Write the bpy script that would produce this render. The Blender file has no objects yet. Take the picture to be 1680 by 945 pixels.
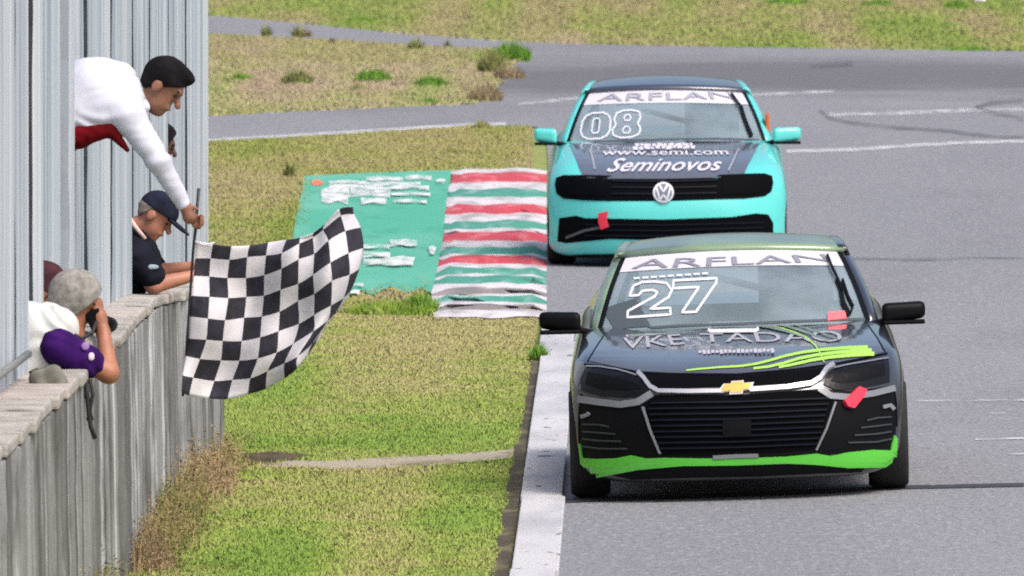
import bpy, bmesh, math, random
import numpy as np
from mathutils import Vector, Matrix
from mathutils.bvhtree import BVHTree
from mathutils.geometry import tessellate_polygon

random.seed(7); RNG = np.random.default_rng(7)
scene = bpy.context.scene
COL = scene.collection
R = math.radians

# ------------------------------------------------------------------ camera
F, CX, CY = 22500.0, 840.0, 472.5            # focal length and centre in photo pixels
CAM_H, VPX, HZ = 4.48, 1046.0, -535.0        # camera height, vanishing point of the track, horizon row
cam_d = bpy.data.cameras.new('camera'); cam = bpy.data.objects.new('camera', cam_d); COL.objects.link(cam)
cam.location = (0, 0, CAM_H)
cam.rotation_euler = (R(90) - math.atan((CY - HZ) / F), 0, math.atan((VPX - CX) / F))
cam_d.sensor_width = 36; cam_d.lens = F / 1680 * 36
cam_d.clip_start = 1; cam_d.clip_end = 8000
cam_d.dof.use_dof = True; cam_d.dof.focus_distance = 76; cam_d.dof.aperture_fstop = 14
scene.camera = cam
# ------------------------------------------------------------------ light
SUN_EL, SUN_ROT = 52, 140
w = bpy.data.worlds.new('World'); scene.world = w; w.use_nodes = True
nt = w.node_tree; bg = nt.nodes['Background']
sky = nt.nodes.new('ShaderNodeTexSky'); sky.sky_type = 'NISHITA'; sky.sun_disc = False
sky.sun_elevation = R(SUN_EL); sky.sun_rotation = R(SUN_ROT)
sky.air_density = 1.0; sky.dust_density = 6.0; sky.ozone_density = 1.0
nt.links.new(sky.outputs[0], bg.inputs[0]); bg.inputs[1].default_value = 0.12
sun_d = bpy.data.lights.new('sun', 'SUN'); sun_d.energy = 1.3; sun_d.angle = R(22); sun_d.color = (1, .97, .93)
sun = bpy.data.objects.new('sun', sun_d); COL.objects.link(sun)
sd = Vector((math.sin(R(SUN_ROT)) * math.cos(R(SUN_EL)), math.cos(R(SUN_ROT)) * math.cos(R(SUN_EL)), math.sin(R(SUN_EL))))
sun.rotation_euler = sd.to_track_quat('Z', 'Y').to_euler(); sun.location = (20, 40, 60)
vs = scene.view_settings; vs.view_transform = 'Standard'; vs.look = 'None'; vs.gamma = 1; vs.exposure = 0.75
scene.render.engine = 'CYCLES'; scene.cycles.use_denoising = False; scene.cycles.pixel_filter_type = 'BLACKMAN_HARRIS'; scene.cycles.filter_width = 1.9
scene.cycles.max_bounces = 6; scene.cycles.transparent_max_bounces = 8

# ------------------------------------------------------------------ pixels to places
CAMR = cam.rotation_euler.to_matrix(); CAMP = Vector(cam.location)
def ray(px, py):
    return (CAMR @ Vector(((px - CX) / F, -(py - CY) / F, -1))).normalized()
def atY(px, py, Y):
    d = ray(px, py); return CAMP + d * (Y / d.y)
def bank(Y):
    t = min(1, max(0, (Y - 84) / 18)); t = t * t * (3 - 2 * t)
    return .030 * (1 - t) + .003 * t
def gz(X, Y): return bank(Y) * min(14.0, max(0.0, X + .41))
def onground(px, py):
    d = ray(px, py); z = 0
    for _ in range(6):
        t = (z - CAMP.z) / d.z; p = CAMP + d * t; z = gz(p.x, p.y)
    return p
def topix(P):                                   # numpy (N,3) -> pixels
    Rm = np.array(CAMR); q = (np.asarray(P) - np.array(CAMP)) @ Rm
    return CX + F * q[:, 0] / -q[:, 2], CY - F * q[:, 1] / -q[:, 2]

# ------------------------------------------------------------------ objects
def link(o, parent=None, label=None, cat=None, group=None, kind=None):
    COL.objects.link(o)
    if parent is not None: o.parent = parent
    if label: o['label'] = label
    if cat: o['category'] = cat
    if group: o['group'] = group
    if kind: o['kind'] = kind
    return o
def empty(name, loc, label, cat, group=None, rot=(0, 0, 0)):
    o = bpy.data.objects.new(name, None); o.location = loc; o.rotation_euler = rot
    o.empty_display_size = .2
    link(o, None, label, cat, group); return o
def M_of(o):
    return Matrix.LocRotScale(o.location, o.rotation_euler, o.scale)
def mesh(name, vs_, fs, mat, parent=None, smooth=True, inv=None, **k):
    me = bpy.data.meshes.new(name)
    if inv is not None: vs_ = [inv @ Vector(v) for v in vs_]
    me.from_pydata([tuple(v) for v in vs_], [], [tuple(f) for f in fs]); me.update()
    if smooth: me.polygons.foreach_set('use_smooth', [True] * len(me.polygons))
    for m in (mat if isinstance(mat, (list, tuple)) else [mat]): me.materials.append(m)
    return link(bpy.data.objects.new(name, me), parent, **k)
def npmesh(name, V, T, mat, parent=None, smooth=False, col=None, **k):
    """V (N,3), T (M,3 or 4) arrays"""
    me = bpy.data.meshes.new(name); n = T.shape[1]
    me.vertices.add(len(V)); me.vertices.foreach_set('co', np.ascontiguousarray(V, np.float32).ravel())
    me.loops.add(T.size); me.loops.foreach_set('vertex_index', np.ascontiguousarray(T, np.int32).ravel())
    me.polygons.add(len(T)); me.polygons.foreach_set('loop_start', np.arange(0, T.size, n, dtype=np.int32))
    me.update(calc_edges=True); me.validate()
    me.polygons.foreach_set('use_smooth', [smooth] * len(me.polygons))
    if col is not None:
        a = me.color_attributes.new('col', 'FLOAT_COLOR', 'POINT')
        a.data.foreach_set('color', np.c_[col, np.ones(len(col))].astype(np.float32).ravel())
    me.materials.append(mat)
    return link(bpy.data.objects.new(name, me), parent, **k)
def bm_obj(name, bm, mat, parent=None, smooth=False, **k):
    me = bpy.data.meshes.new(name); bm.to_mesh(me); bm.free()
    if smooth: me.polygons.foreach_set('use_smooth', [True] * len(me.polygons))
    me.materials.append(mat)
    return link(bpy.data.objects.new(name, me), parent, **k)
def rbox(dx, dy, dz, bev=.01, loc=(0, 0, 0), rot=None, seg=2, taper=None):
    bm = bmesh.new(); bmesh.ops.create_cube(bm, size=1)
    for v in bm.verts:
        v.co = Vector((v.co.x * dx, v.co.y * dy, v.co.z * dz))
        if taper: v.co = taper(v.co)
    if bev > 0: bmesh.ops.bevel(bm, geom=list(bm.edges), offset=bev, segments=seg, affect='EDGES', profile=.6)
    M = Matrix.Translation(loc) @ (rot.to_4x4() if rot else Matrix())
    bmesh.ops.transform(bm, matrix=M, verts=bm.verts); return bm
def tube(points, r, n=8, closed_ends=True):
    pts = [Vector(p) for p in points]; rs = r if isinstance(r, (list, tuple)) else [r] * len(pts)
    V, Fc = [], []; prev = None
    for i, p in enumerate(pts):
        t = (pts[min(i + 1, len(pts) - 1)] - pts[max(i - 1, 0)]).normalized()
        if prev is None:
            a = t.orthogonal().normalized()
        else:
            a = (prev - t * prev.dot(t)).normalized()
        prev = a; b = t.cross(a)
        for k in range(n):
            th = 2 * math.pi * k / n; V.append(p + (a * math.cos(th) + b * math.sin(th)) * rs[i])
    for i in range(len(pts) - 1):
        for k in range(n):
            Fc.append((i * n + k, i * n + (k + 1) % n, (i + 1) * n + (k + 1) % n, (i + 1) * n + k))
    if closed_ends:
        Fc.append(tuple(range(n))[::-1]); Fc.append(tuple((len(pts) - 1) * n + k for k in range(n)))
    return V, Fc
def evaluated(ob):
    dg = bpy.context.evaluated_depsgraph_get(); dg.update()
    return bpy.data.meshes.new_from_object(ob.evaluated_get(dg))

# ------------------------------------------------------------------ materials
def lin(c): c = c / 255; return c / 12.92 if c <= .04045 else ((c + .055) / 1.055) ** 2.4
def S(r, g, b, k=1.0): return (lin(r) * k, lin(g) * k, lin(b) * k, 1)
MATS = {}
def mat(name, col, rough=.6, metal=0, coat=0, var=.0, scale=8, stretch=(1, 1, 1), bump=0, spec=.5, col2=None, mixlo=.4, mixhi=.6, detail=4, coords='Object'):
    if name in MATS: return MATS[name]
    m = bpy.data.materials.new(name); m.use_nodes = True; t = m.node_tree; b = t.nodes['Principled BSDF']
    b.inputs['Base Color'].default_value = col if len(col) == 4 else (*col, 1)
    b.inputs['Roughness'].default_value = rough; b.inputs['Metallic'].default_value = metal
    b.inputs['Coat Weight'].default_value = coat; b.inputs['Coat Roughness'].default_value = .06
    b.inputs['Specular IOR Level'].default_value = spec
    if var or col2 or bump:
        tc = t.nodes.new('ShaderNodeTexCoord'); mp = t.nodes.new('ShaderNodeMapping'); mp.inputs['Scale'].default_value = stretch
        no = t.nodes.new('ShaderNodeTexNoise'); no.inputs['Scale'].default_value = scale; no.inputs['Detail'].default_value = detail
        t.links.new(tc.outputs[coords], mp.inputs[0]); t.links.new(mp.outputs[0], no.inputs['Vector'])
        rp = t.nodes.new('ShaderNodeValToRGB'); t.links.new(no.outputs['Fac'], rp.inputs[0])
        c = b.inputs['Base Color'].default_value[:]
        rp.color_ramp.elements[0].position = mixlo; rp.color_ramp.elements[1].position = mixhi
        if col2: rp.color_ramp.elements[0].color = c; rp.color_ramp.elements[1].color = col2 if len(col2) == 4 else (*col2, 1)
        else:
            rp.color_ramp.elements[0].color = (c[0] * (1 - var), c[1] * (1 - var), c[2] * (1 - var), 1)
            rp.color_ramp.elements[1].color = (min(1, c[0] * (1 + var)), min(1, c[1] * (1 + var)), min(1, c[2] * (1 + var)), 1)
        t.links.new(rp.outputs[0], b.inputs['Base Color'])
        if bump:
            bu = t.nodes.new('ShaderNodeBump'); bu.inputs['Strength'].default_value = bump; bu.inputs['Distance'].default_value = .02
            t.links.new(no.outputs['Fac'], bu.inputs['Height']); t.links.new(bu.outputs[0], b.inputs['Normal'])
    MATS[name] = m; return m
def attr_mat(name, rough=.7):
    m = bpy.data.materials.new(name); m.use_nodes = True; t = m.node_tree; b = t.nodes['Principled BSDF']
    a = t.nodes.new('ShaderNodeAttribute'); a.attribute_name = 'col'; t.links.new(a.outputs['Color'], b.inputs['Base Color'])
    b.inputs['Roughness'].default_value = rough; b.inputs['Specular IOR Level'].default_value = .1
    ge = t.nodes.new('ShaderNodeNewGeometry'); va = t.nodes.new('ShaderNodeVectorMath'); va.operation = 'MULTIPLY_ADD'; va.inputs[1].default_value = (.35, .35, .35); va.inputs[2].default_value = (0, 0, .8)
    vn = t.nodes.new('ShaderNodeVectorMath'); vn.operation = 'NORMALIZE'
    t.links.new(ge.outputs['Normal'], va.inputs[0]); t.links.new(va.outputs[0], vn.inputs[0]); t.links.new(vn.outputs[0], b.inputs['Normal'])
    return m
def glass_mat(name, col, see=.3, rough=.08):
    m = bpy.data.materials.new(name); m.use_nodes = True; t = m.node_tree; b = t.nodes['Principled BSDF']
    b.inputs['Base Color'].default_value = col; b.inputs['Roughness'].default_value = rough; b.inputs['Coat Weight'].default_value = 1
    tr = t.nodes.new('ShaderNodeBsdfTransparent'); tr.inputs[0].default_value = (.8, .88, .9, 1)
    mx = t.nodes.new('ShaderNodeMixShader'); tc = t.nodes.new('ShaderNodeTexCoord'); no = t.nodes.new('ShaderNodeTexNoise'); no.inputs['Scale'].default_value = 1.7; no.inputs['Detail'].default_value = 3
    mr = t.nodes.new('ShaderNodeMapRange'); mr.inputs[1].default_value = .35; mr.inputs[2].default_value = .65; mr.inputs[3].default_value = see * .45; mr.inputs[4].default_value = see * 1.9  # patchy milky haze from noise, standing in for uneven reflections on the glass
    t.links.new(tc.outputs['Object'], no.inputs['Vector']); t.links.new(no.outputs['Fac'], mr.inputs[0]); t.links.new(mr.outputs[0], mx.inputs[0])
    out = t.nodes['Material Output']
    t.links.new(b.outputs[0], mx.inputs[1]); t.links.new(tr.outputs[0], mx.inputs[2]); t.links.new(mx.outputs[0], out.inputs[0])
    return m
def layered(name, layers, rough=.8, bump=.3, bscale=40, bstretch=(1, 1, 1), spec=.3):
    """layers: list of (color, scale, stretch, lo, hi, detail); first is base colour"""
    m = bpy.data.materials.new(name); m.use_nodes = True; t = m.node_tree; b = t.nodes['Principled BSDF']
    b.inputs['Roughness'].default_value = rough; b.inputs['Specular IOR Level'].default_value = spec
    tc = t.nodes.new('ShaderNodeTexCoord'); prev = None
    for i, L in enumerate(layers):
        if i == 0:
            rgb = t.nodes.new('ShaderNodeRGB'); rgb.outputs[0].default_value = L; prev = rgb.outputs[0]; continue
        c, sc, st, lo, hi, de = L
        mp = t.nodes.new('ShaderNodeMapping'); mp.inputs['Scale'].default_value = st; mp.inputs['Location'].default_value = (i * 3.7, i * 1.9, i * 5.1)
        no = t.nodes.new('ShaderNodeTexNoise'); no.inputs['Scale'].default_value = sc; no.inputs['Detail'].default_value = de
        t.links.new(tc.outputs['Object'], mp.inputs[0]); t.links.new(mp.outputs[0], no.inputs['Vector'])
        mr = t.nodes.new('ShaderNodeMapRange'); mr.inputs[1].default_value = lo; mr.inputs[2].default_value = hi
        t.links.new(no.outputs['Fac'], mr.inputs[0])
        mx = t.nodes.new('ShaderNodeMix'); mx.data_type = 'RGBA'
        t.links.new(mr.outputs[0], mx.inputs[0]); t.links.new(prev, mx.inputs[6]); mx.inputs[7].default_value = c
        prev = mx.outputs[2]
    t.links.new(prev, b.inputs['Base Color'])
    if bump:
        mp = t.nodes.new('ShaderNodeMapping'); mp.inputs['Scale'].default_value = bstretch
        no = t.nodes.new('ShaderNodeTexNoise'); no.inputs['Scale'].default_value = bscale; no.inputs['Detail'].default_value = 5
        t.links.new(tc.outputs['Object'], mp.inputs[0]); t.links.new(mp.outputs[0], no.inputs['Vector'])
        bu = t.nodes.new('ShaderNodeBump'); bu.inputs['Strength'].default_value = bump; bu.inputs['Distance'].default_value = .02
        t.links.new(no.outputs['Fac'], bu.inputs['Height']); t.links.new(bu.outputs[0], b.inputs['Normal'])
    return m
def worn(name, col, keep=.55, soft=.12, scale=6, stretch=(1, 1, 1), rough=.7):
    """paint or rubber worn through to what lies under it"""
    m = bpy.data.materials.new(name); m.use_nodes = True; t = m.node_tree; b = t.nodes['Principled BSDF']
    b.inputs['Base Color'].default_value = col; b.inputs['Roughness'].default_value = rough
    tc = t.nodes.new('ShaderNodeTexCoord'); mp = t.nodes.new('ShaderNodeMapping'); mp.inputs['Scale'].default_value = stretch
    no = t.nodes.new('ShaderNodeTexNoise'); no.inputs['Scale'].default_value = scale; no.inputs['Detail'].default_value = 6
    t.links.new(tc.outputs['Object'], mp.inputs[0]); t.links.new(mp.outputs[0], no.inputs['Vector'])
    mr = t.nodes.new('ShaderNodeMapRange'); mr.inputs[1].default_value = keep - soft; mr.inputs[2].default_value = keep + soft
    t.links.new(no.outputs['Fac'], mr.inputs[0])
    tr = t.nodes.new('ShaderNodeBsdfTransparent'); mx = t.nodes.new('ShaderNodeMixShader')
    t.links.new(mr.outputs[0], mx.inputs[0]); t.links.new(b.outputs[0], mx.inputs[1]); t.links.new(tr.outputs[0], mx.inputs[2])
    t.links.new(mx.outputs[0], t.nodes['Material Output'].inputs[0]); return m

# ------------------------------------------------------------------ flat polygons laid over a surface
def fillpoly(poly, step=None, xs=None, ys=None):
    """2D polygon -> bmesh of small flat faces (z=0), cut along grid lines"""
    bm = bmesh.new(); vs_ = [bm.verts.new((p[0], p[1], 0)) for p in poly]
    for tri in tessellate_polygon([[Vector((p[0], p[1], 0)) for p in poly]]):
        try: bm.faces.new([vs_[i] for i in tri])
        except ValueError: pass
    x0, x1 = min(p[0] for p in poly), max(p[0] for p in poly); y0, y1 = min(p[1] for p in poly), max(p[1] for p in poly)
    if step:
        xs = [x0 + (x1 - x0) * i / max(1, round((x1 - x0) / step)) for i in range(1, max(1, round((x1 - x0) / step)))]
        ys = [y0 + (y1 - y0) * i / max(1, round((y1 - y0) / step)) for i in range(1, max(1, round((y1 - y0) / step)))]
    for ax, vals in ((0, xs), (1, ys)):
        for v in vals:
            if not ((x0, y0)[ax] < v < (x1, y1)[ax]): continue
            n = [0, 0, 0]; n[ax] = 1; co = [0, 0, 0]; co[ax] = v
            bmesh.ops.bisect_plane(bm, geom=list(bm.verts) + list(bm.edges) + list(bm.faces), plane_co=co, plane_no=n, dist=1e-6)
    bmesh.ops.remove_doubles(bm, verts=bm.verts, dist=1e-5)
    return bm
def lay(bm, mapf, off, th):
    """map a 2D bmesh onto a surface; returns verts, faces (with side walls when th > 0)"""
    bm.verts.index_update(); top = []; low = []
    for v in bm.verts:
        p, n = mapf(v.co.x, v.co.y); top.append(p + n * off); low.append(p + n * (off - th))
    faces = []
    for f in bm.faces:
        idx = [v.index for v in f.verts]
        nn = (top[idx[1]] - top[idx[0]]).cross(top[idx[2]] - top[idx[0]])
        _, n = mapf(f.verts[0].co.x, f.verts[0].co.y)
        faces.append(idx if nn.dot(n) > 0 else idx[::-1])
    V = list(top)
    if th > 0:
        m = {}
        for e in bm.edges:
            if len(e.link_faces) == 1:
                a, b = e.verts[0].index, e.verts[1].index
                for q in (a, b):
                    if q not in m: m[q] = len(V); V.append(low[q])
                faces.append((a, b, m[b], m[a]))
    bm.free(); return V, faces
def ribbon(line, wd, closed=False, step=4.0):
    """polyline -> list of quads (2D) of the given width"""
    pts = [Vector((p[0], p[1])) for p in line]
    if closed: pts = pts + [pts[0]]
    fine = []
    for a, b in zip(pts[:-1], pts[1:]):
        n = max(1, int((b - a).length / step))
        fine += [a.lerp(b, i / n) for i in range(n)]
    fine.append(pts[-1]); N = len(fine); L, Rr = [], []
    for i, p in enumerate(fine):
        if closed: t = fine[(i + 1) % (N - 1)] - fine[(i - 1) % (N - 1)]
        else: t = fine[min(i + 1, N - 1)] - fine[max(i - 1, 0)]
        t.normalize(); nrm = Vector((-t.y, t.x)) * (wd(i / (N - 1)) if callable(wd) else wd) / 2
        L.append(p + nrm); Rr.append(p - nrm)
    bm = bmesh.new(); a = [bm.verts.new((p.x, p.y, 0)) for p in L]; b = [bm.verts.new((p.x, p.y, 0)) for p in Rr]
    for i in range(N - 1):
        bm.faces.new((a[i], a[i + 1], b[i + 1], b[i]))
    return bm
def ground_map(x, y): return Vector((x, y, gz(x, y))), Vector((0, 0, 1))
def pix_ground(px, py):
    p = onground(px, py); return p, Vector((0, 0, 1))
XS = [-30, -20, -10, -6, -4, -2.5, -1.2, -.41, .6, 1.6, 2.6, 4, 6, 9, 14, 30]
YS = [30, 50, 60, 70, 80] + [84 + 1.5 * i for i in range(13)] + [110, 120, 130, 140, 150, 160, 170, 180, 200]
def vnoise(x, y, sc, seed=0):
    g = np.random.default_rng(seed).random((64, 64)); u, v = x * sc, y * sc
    i, j = np.floor(u).astype(int), np.floor(v).astype(int); a, b = u - i, v - j
    a = a * a * (3 - 2 * a); b = b * b * (3 - 2 * b); i %= 64; j %= 64; i1, j1 = (i + 1) % 64, (j + 1) % 64
    return (g[i, j] * (1 - a) + g[i1, j] * a) * (1 - b) + (g[i, j1] * (1 - a) + g[i1, j1] * a) * b

# ================================================================== THE SETTING
m_soil = layered('soil', [S(134, 140, 82), (S(122, 138, 70), 1.2, (1, .25, 1), .4, .62, 5), (S(150, 142, 102), .5, (1, .3, 1), .52, .7, 4), (S(90, 84, 58), 9, (1, .4, 1), .6, .8, 5)], rough=.95, bump=.6, bscale=30)
gx = [-3000, -400, -60] + XS + [60, 400, 3000]; gy = [-200, 0] + YS + [260, 400, 1200, 5000]
V = [(x, y, gz(x, y) - .012) for y in gy for x in gx]; nx = len(gx)
Fc = [(j * nx + i, j * nx + i + 1, (j + 1) * nx + i + 1, (j + 1) * nx + i) for j in range(len(gy) - 1) for i in range(nx - 1)]
mesh('ground', V, Fc, m_soil, smooth=False, kind='structure', label='bare soil and turf under the grass verges', cat='ground')

m_asph = layered('asphalt', [S(121, 123, 129), (S(129, 130, 135), .3, (1, .1, 1), .42, .62, 3), (S(112, 113, 119), .9, (.6, .15, 1), .5, .75, 3), (S(150, 149, 152), 30, (1, .3, 1), .5, .75, 6), (S(92, 92, 98), 44, (1, .3, 1), .54, .76, 6)], rough=.85, bump=.35, bscale=60, bstretch=(1, .4, 1))
def older_zone(m, col, y0, y1, y2, y3):           # an older, darker surfacing between two distances down the track
    t = m.node_tree; b = t.nodes['Principled BSDF']; src = b.inputs['Base Color'].links[0].from_socket
    tc = t.nodes.new('ShaderNodeTexCoord'); sp = t.nodes.new('ShaderNodeSeparateXYZ'); t.links.new(tc.outputs['Object'], sp.inputs[0])
    no = t.nodes.new('ShaderNodeTexNoise'); no.inputs['Scale'].default_value = .35; no.inputs['Detail'].default_value = 4; t.links.new(tc.outputs['Object'], no.inputs['Vector'])
    ad = t.nodes.new('ShaderNodeMath'); ad.operation = 'MULTIPLY_ADD'; ad.inputs[1].default_value = 14; t.links.new(no.outputs['Fac'], ad.inputs[0]); t.links.new(sp.outputs[1], ad.inputs[2])
    a = t.nodes.new('ShaderNodeMapRange'); a.interpolation_type = 'SMOOTHSTEP'; a.inputs[1].default_value = y0 + 7; a.inputs[2].default_value = y1 + 7
    c = t.nodes.new('ShaderNodeMapRange'); c.interpolation_type = 'SMOOTHSTEP'; c.inputs[1].default_value = y2 + 7; c.inputs[2].default_value = y3 + 7; c.inputs[3].default_value = .75; c.inputs[4].default_value = 0
    mu = t.nodes.new('ShaderNodeMath'); mu.operation = 'MULTIPLY'; mx = t.nodes.new('ShaderNodeMix'); mx.data_type = 'RGBA'
    for n_ in (a, c): t.links.new(ad.outputs[0], n_.inputs[0])
    t.links.new(a.outputs[0], mu.inputs[0]); t.links.new(c.outputs[0], mu.inputs[1]); t.links.new(mu.outputs[0], mx.inputs[0]); t.links.new(src, mx.inputs[6]); mx.inputs[7].default_value = col; t.links.new(mx.outputs[2], b.inputs['Base Color'])
older_zone(m_asph, S(88, 87, 92), 143, 150, 155, 162)
def G(px, py): p = onground(px, py); return (p.x, p.y)
def far_left(a, b, X=-30):                       # carry an edge on, out of the frame to the left
    (x0, y0), (x1, y1) = G(*a), G(*b); t = (X - x0) / (x1 - x0); return (X, y0 + (y1 - y0) * t)
low_edge = [(770, 208), (600, 219), (470, 226), (340, 233)]
up_edge = [(340, 190), (450, 184), (560, 179), (700, 173), (780, 171)]
isl = [(800, 160), (812, 140), (828, 118), (846, 100), (868, 86)]
strip_lo = [(800, 82), (700, 77), (560, 68), (450, 62), (340, 57)]
strip_hi = [(340, 25), (420, 31), (500, 39), (600, 49), (700, 58), (800, 65), (870, 69), (1000, 73), (1200, 77), (1400, 80), (1550, 82), (1680, 84)]
road = [(-.41, 20), (-.41, 60), (-.41, 84), (-.44, 92.7), (-.64, 95.2)] + [G(895, 480), G(897, 400), G(899, 330), G(900, 281), G(898, 245), G(893, 220), G(880, 208)]
road += [G(*p) for p in low_edge] + [far_left(low_edge[-2], low_edge[-1]), far_left(up_edge[1], up_edge[0])]
road += [G(*p) for p in up_edge + isl + strip_lo] + [far_left(strip_lo[-2], strip_lo[-1]), far_left(strip_hi[1], strip_hi[0])]
road += [G(*p) for p in strip_hi] + [(30, 158), (30, 20)]
V, Fc = lay(fillpoly(road, xs=XS, ys=YS), ground_map, 0, 0)
mesh('road', V, Fc, m_asph, smooth=False, kind='structure', label='worn grey asphalt race track bending away behind the cars', cat='road')

def strip(name, pts, wd, m, off=.004, label=None, **k):
    V, Fc = lay(ribbon(pts, wd, step=14), pix_ground, off, 0)
    mesh(name, V, Fc, m, smooth=False, kind='structure', label=label, cat='marking', **k)
m_line = worn('line_paint', S(190, 190, 194), keep=.58, soft=.14, scale=5)
m_faint = worn('faint_paint', S(190, 190, 194), keep=.5, soft=.14, scale=5, stretch=(1, .5, 1))
m_rubber = worn('rubber_mark', S(104, 104, 110), keep=.40, soft=.28, scale=2.4, stretch=(1, .4, 1))
m_tar = worn('tar_seam', S(52, 52, 58), keep=.66, soft=.1, scale=8)
m_patch = worn('dark_patch', S(104, 102, 109), keep=.48, soft=.2, scale=1.2, stretch=(1, .3, 1))
strip('edge_line', [(340, 231), (470, 224), (600, 216), (770, 205), (830, 204)], 5, m_line, label='thin white edge line along the side road')
strip('edge_line', [(1290, 249), (1400, 246), (1500, 239), (1570, 235), (1680, 232)], 5, m_line, label='white edge line running right from the turquoise car')
strip('edge_line', [(850, 172), (960, 160), (1100, 156), (1250, 156), (1370, 150)], 4, m_faint, label='faint white line behind the turquoise car')
strip('edge_line', [(1360, 188), (1480, 186), (1600, 181), (1680, 180)], 6, m_faint, label='faint pale line by the skid marks')
for pts, wd, lb in (([(1345, 182), (1362, 195), (1400, 203), (1470, 210), (1560, 216), (1640, 226), (1680, 224)], 6, 'dark curved skid mark, lower of the loops'),
                    ([(1680, 196), (1630, 186), (1602, 177), (1625, 170), (1680, 166)], 7, 'dark hooked skid mark at the right edge'),
                    ([(1330, 110), (1400, 104)], 8, 'short rubber smudge on the far track'),
                    ([(1395, 425), (1480, 427), (1600, 424), (1680, 425)], 5, 'thin dark seam beside the black car roof')):
    strip('skid_mark', pts, wd, m_rubber, off=.007, label=lb)
strip('tar_seam', [(918, 823), (1100, 816), (1300, 809), (1490, 800), (1680, 796)], 6, m_tar, off=.004, label='dark tar seam across the track under the black car')
for i, (a, b, y) in enumerate(((1500, 1680, 659), (1622, 1650, 680), (1655, 1680, 747), (1600, 1680, 722))):
    strip('scratch_mark', [(a, y), (b, y - 2)], 3, m_faint, off=.004, label='faint pale scratch on the track, number %s from the far end' % ('one', 'two', 'three', 'four')[i])

# worn footpath over the verge, painted run-off
path_poly = [(470, 756), (530, 757), (620, 752), (700, 748), (780, 743), (858, 737), (856, 751), (780, 758), (700, 765), (620, 770), (560, 771), (500, 768), (420, 766)]
m_path = layered('path_dirt', [S(158, 150, 134), (S(120, 110, 88), 5, (1, .4, 1), .5, .7, 5)], rough=.95, bump=.5)
V, Fc = lay(fillpoly(path_poly, step=40), pix_ground, .004, 0)
mesh('path', V, Fc, m_path, smooth=False, kind='structure', label='pale trodden path crossing the grass verge', cat='path')
dirt_poly = [(395, 745), (450, 742), (520, 749), (470, 757), (440, 762), (400, 760)]
m_dirt = layered('bare_dirt', [S(86, 76, 58), (S(52, 46, 36), 8, (1, .4, 1), .45, .65, 5)], rough=1, bump=.8)
V, Fc = lay(fillpoly(dirt_poly, step=40), pix_ground, .006, 0)
mesh('dirt_patch', V, Fc, m_dirt, smooth=False, kind='structure', label='dark bare dirt at the end of the path', cat='dirt')
green_poly = [(500, 290), (560, 287), (650, 283), (741, 281), (733, 330), (726, 400), (712, 470), (707, 482), (690, 476), (664, 484), (640, 472), (612, 486), (590, 478), (566, 492), (474, 488), (481, 385)]
m_green = layered('green_paint', [S(74, 160, 134), (S(94, 168, 146), 1.3, (1, .2, 1), .42, .62, 4), (S(62, 146, 120), 4, (1, .2, 1), .55, .75, 5), (S(150, 160, 120), 7, (1, .3, 1), .68, .78, 5)], rough=.6, bump=.2)
V, Fc = lay(fillpoly(green_poly, step=40), pix_ground, .010, 0)
runoff = mesh('painted_runoff', V, Fc, m_green, smooth=False, kind='structure', label='green painted run-off strip with faded white lettering', cat='run-off')
# faded lettering on the run-off: two lines each time, as far as it can be made out
m_let = worn('faded_lettering', S(204, 210, 210), keep=.58, soft=.16, scale=5, stretch=(1.6, .22, 1))
m_red_let = worn('faded_red_mark', S(226, 110, 82), keep=.7, soft=.1, scale=7)
k = 0
for (x0, x1, y, h) in ((540, 600, 310, 7), (560, 640, 322, 6), (600, 690, 305, 5), (600, 662, 297, 5), (664, 708, 295, 5), (527, 572, 325, 18), (540, 600, 303, 4), (575, 640, 315, 9), (592, 634, 334, 7), (640, 704, 312, 5), (642, 706, 323, 4), (645, 700, 335, 4), (716, 730, 302, 5),
                       (592, 640, 410, 5), (640, 684, 404, 8), (588, 640, 424, 6), (596, 678, 436, 9), (640, 680, 430, 4), (704, 714, 417, 10), (575, 590, 486, 5), (580, 596, 474, 4)):
    pts = [(x0, y), ((x0 + x1) / 2, y - 1.5), (x1, y + .5)]
    V, Fc = lay(ribbon(pts, lambda t, h=h: h * (1.25 + .25 * math.sin(9 * t + h)), step=5), pix_ground, .015 + .0008 * k, 0); k += 1
    mesh('faded_letter', V, Fc, m_let, runoff, smooth=False)
V, Fc = lay(ribbon([(511, 303), (520, 302), (530, 303)], lambda t: 10 * math.sin(math.pi * min(.9, max(.15, t))), step=3), pix_ground, .015, 0)
mesh('faded_emblem', V, Fc, m_red_let, runoff, smooth=False)

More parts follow.
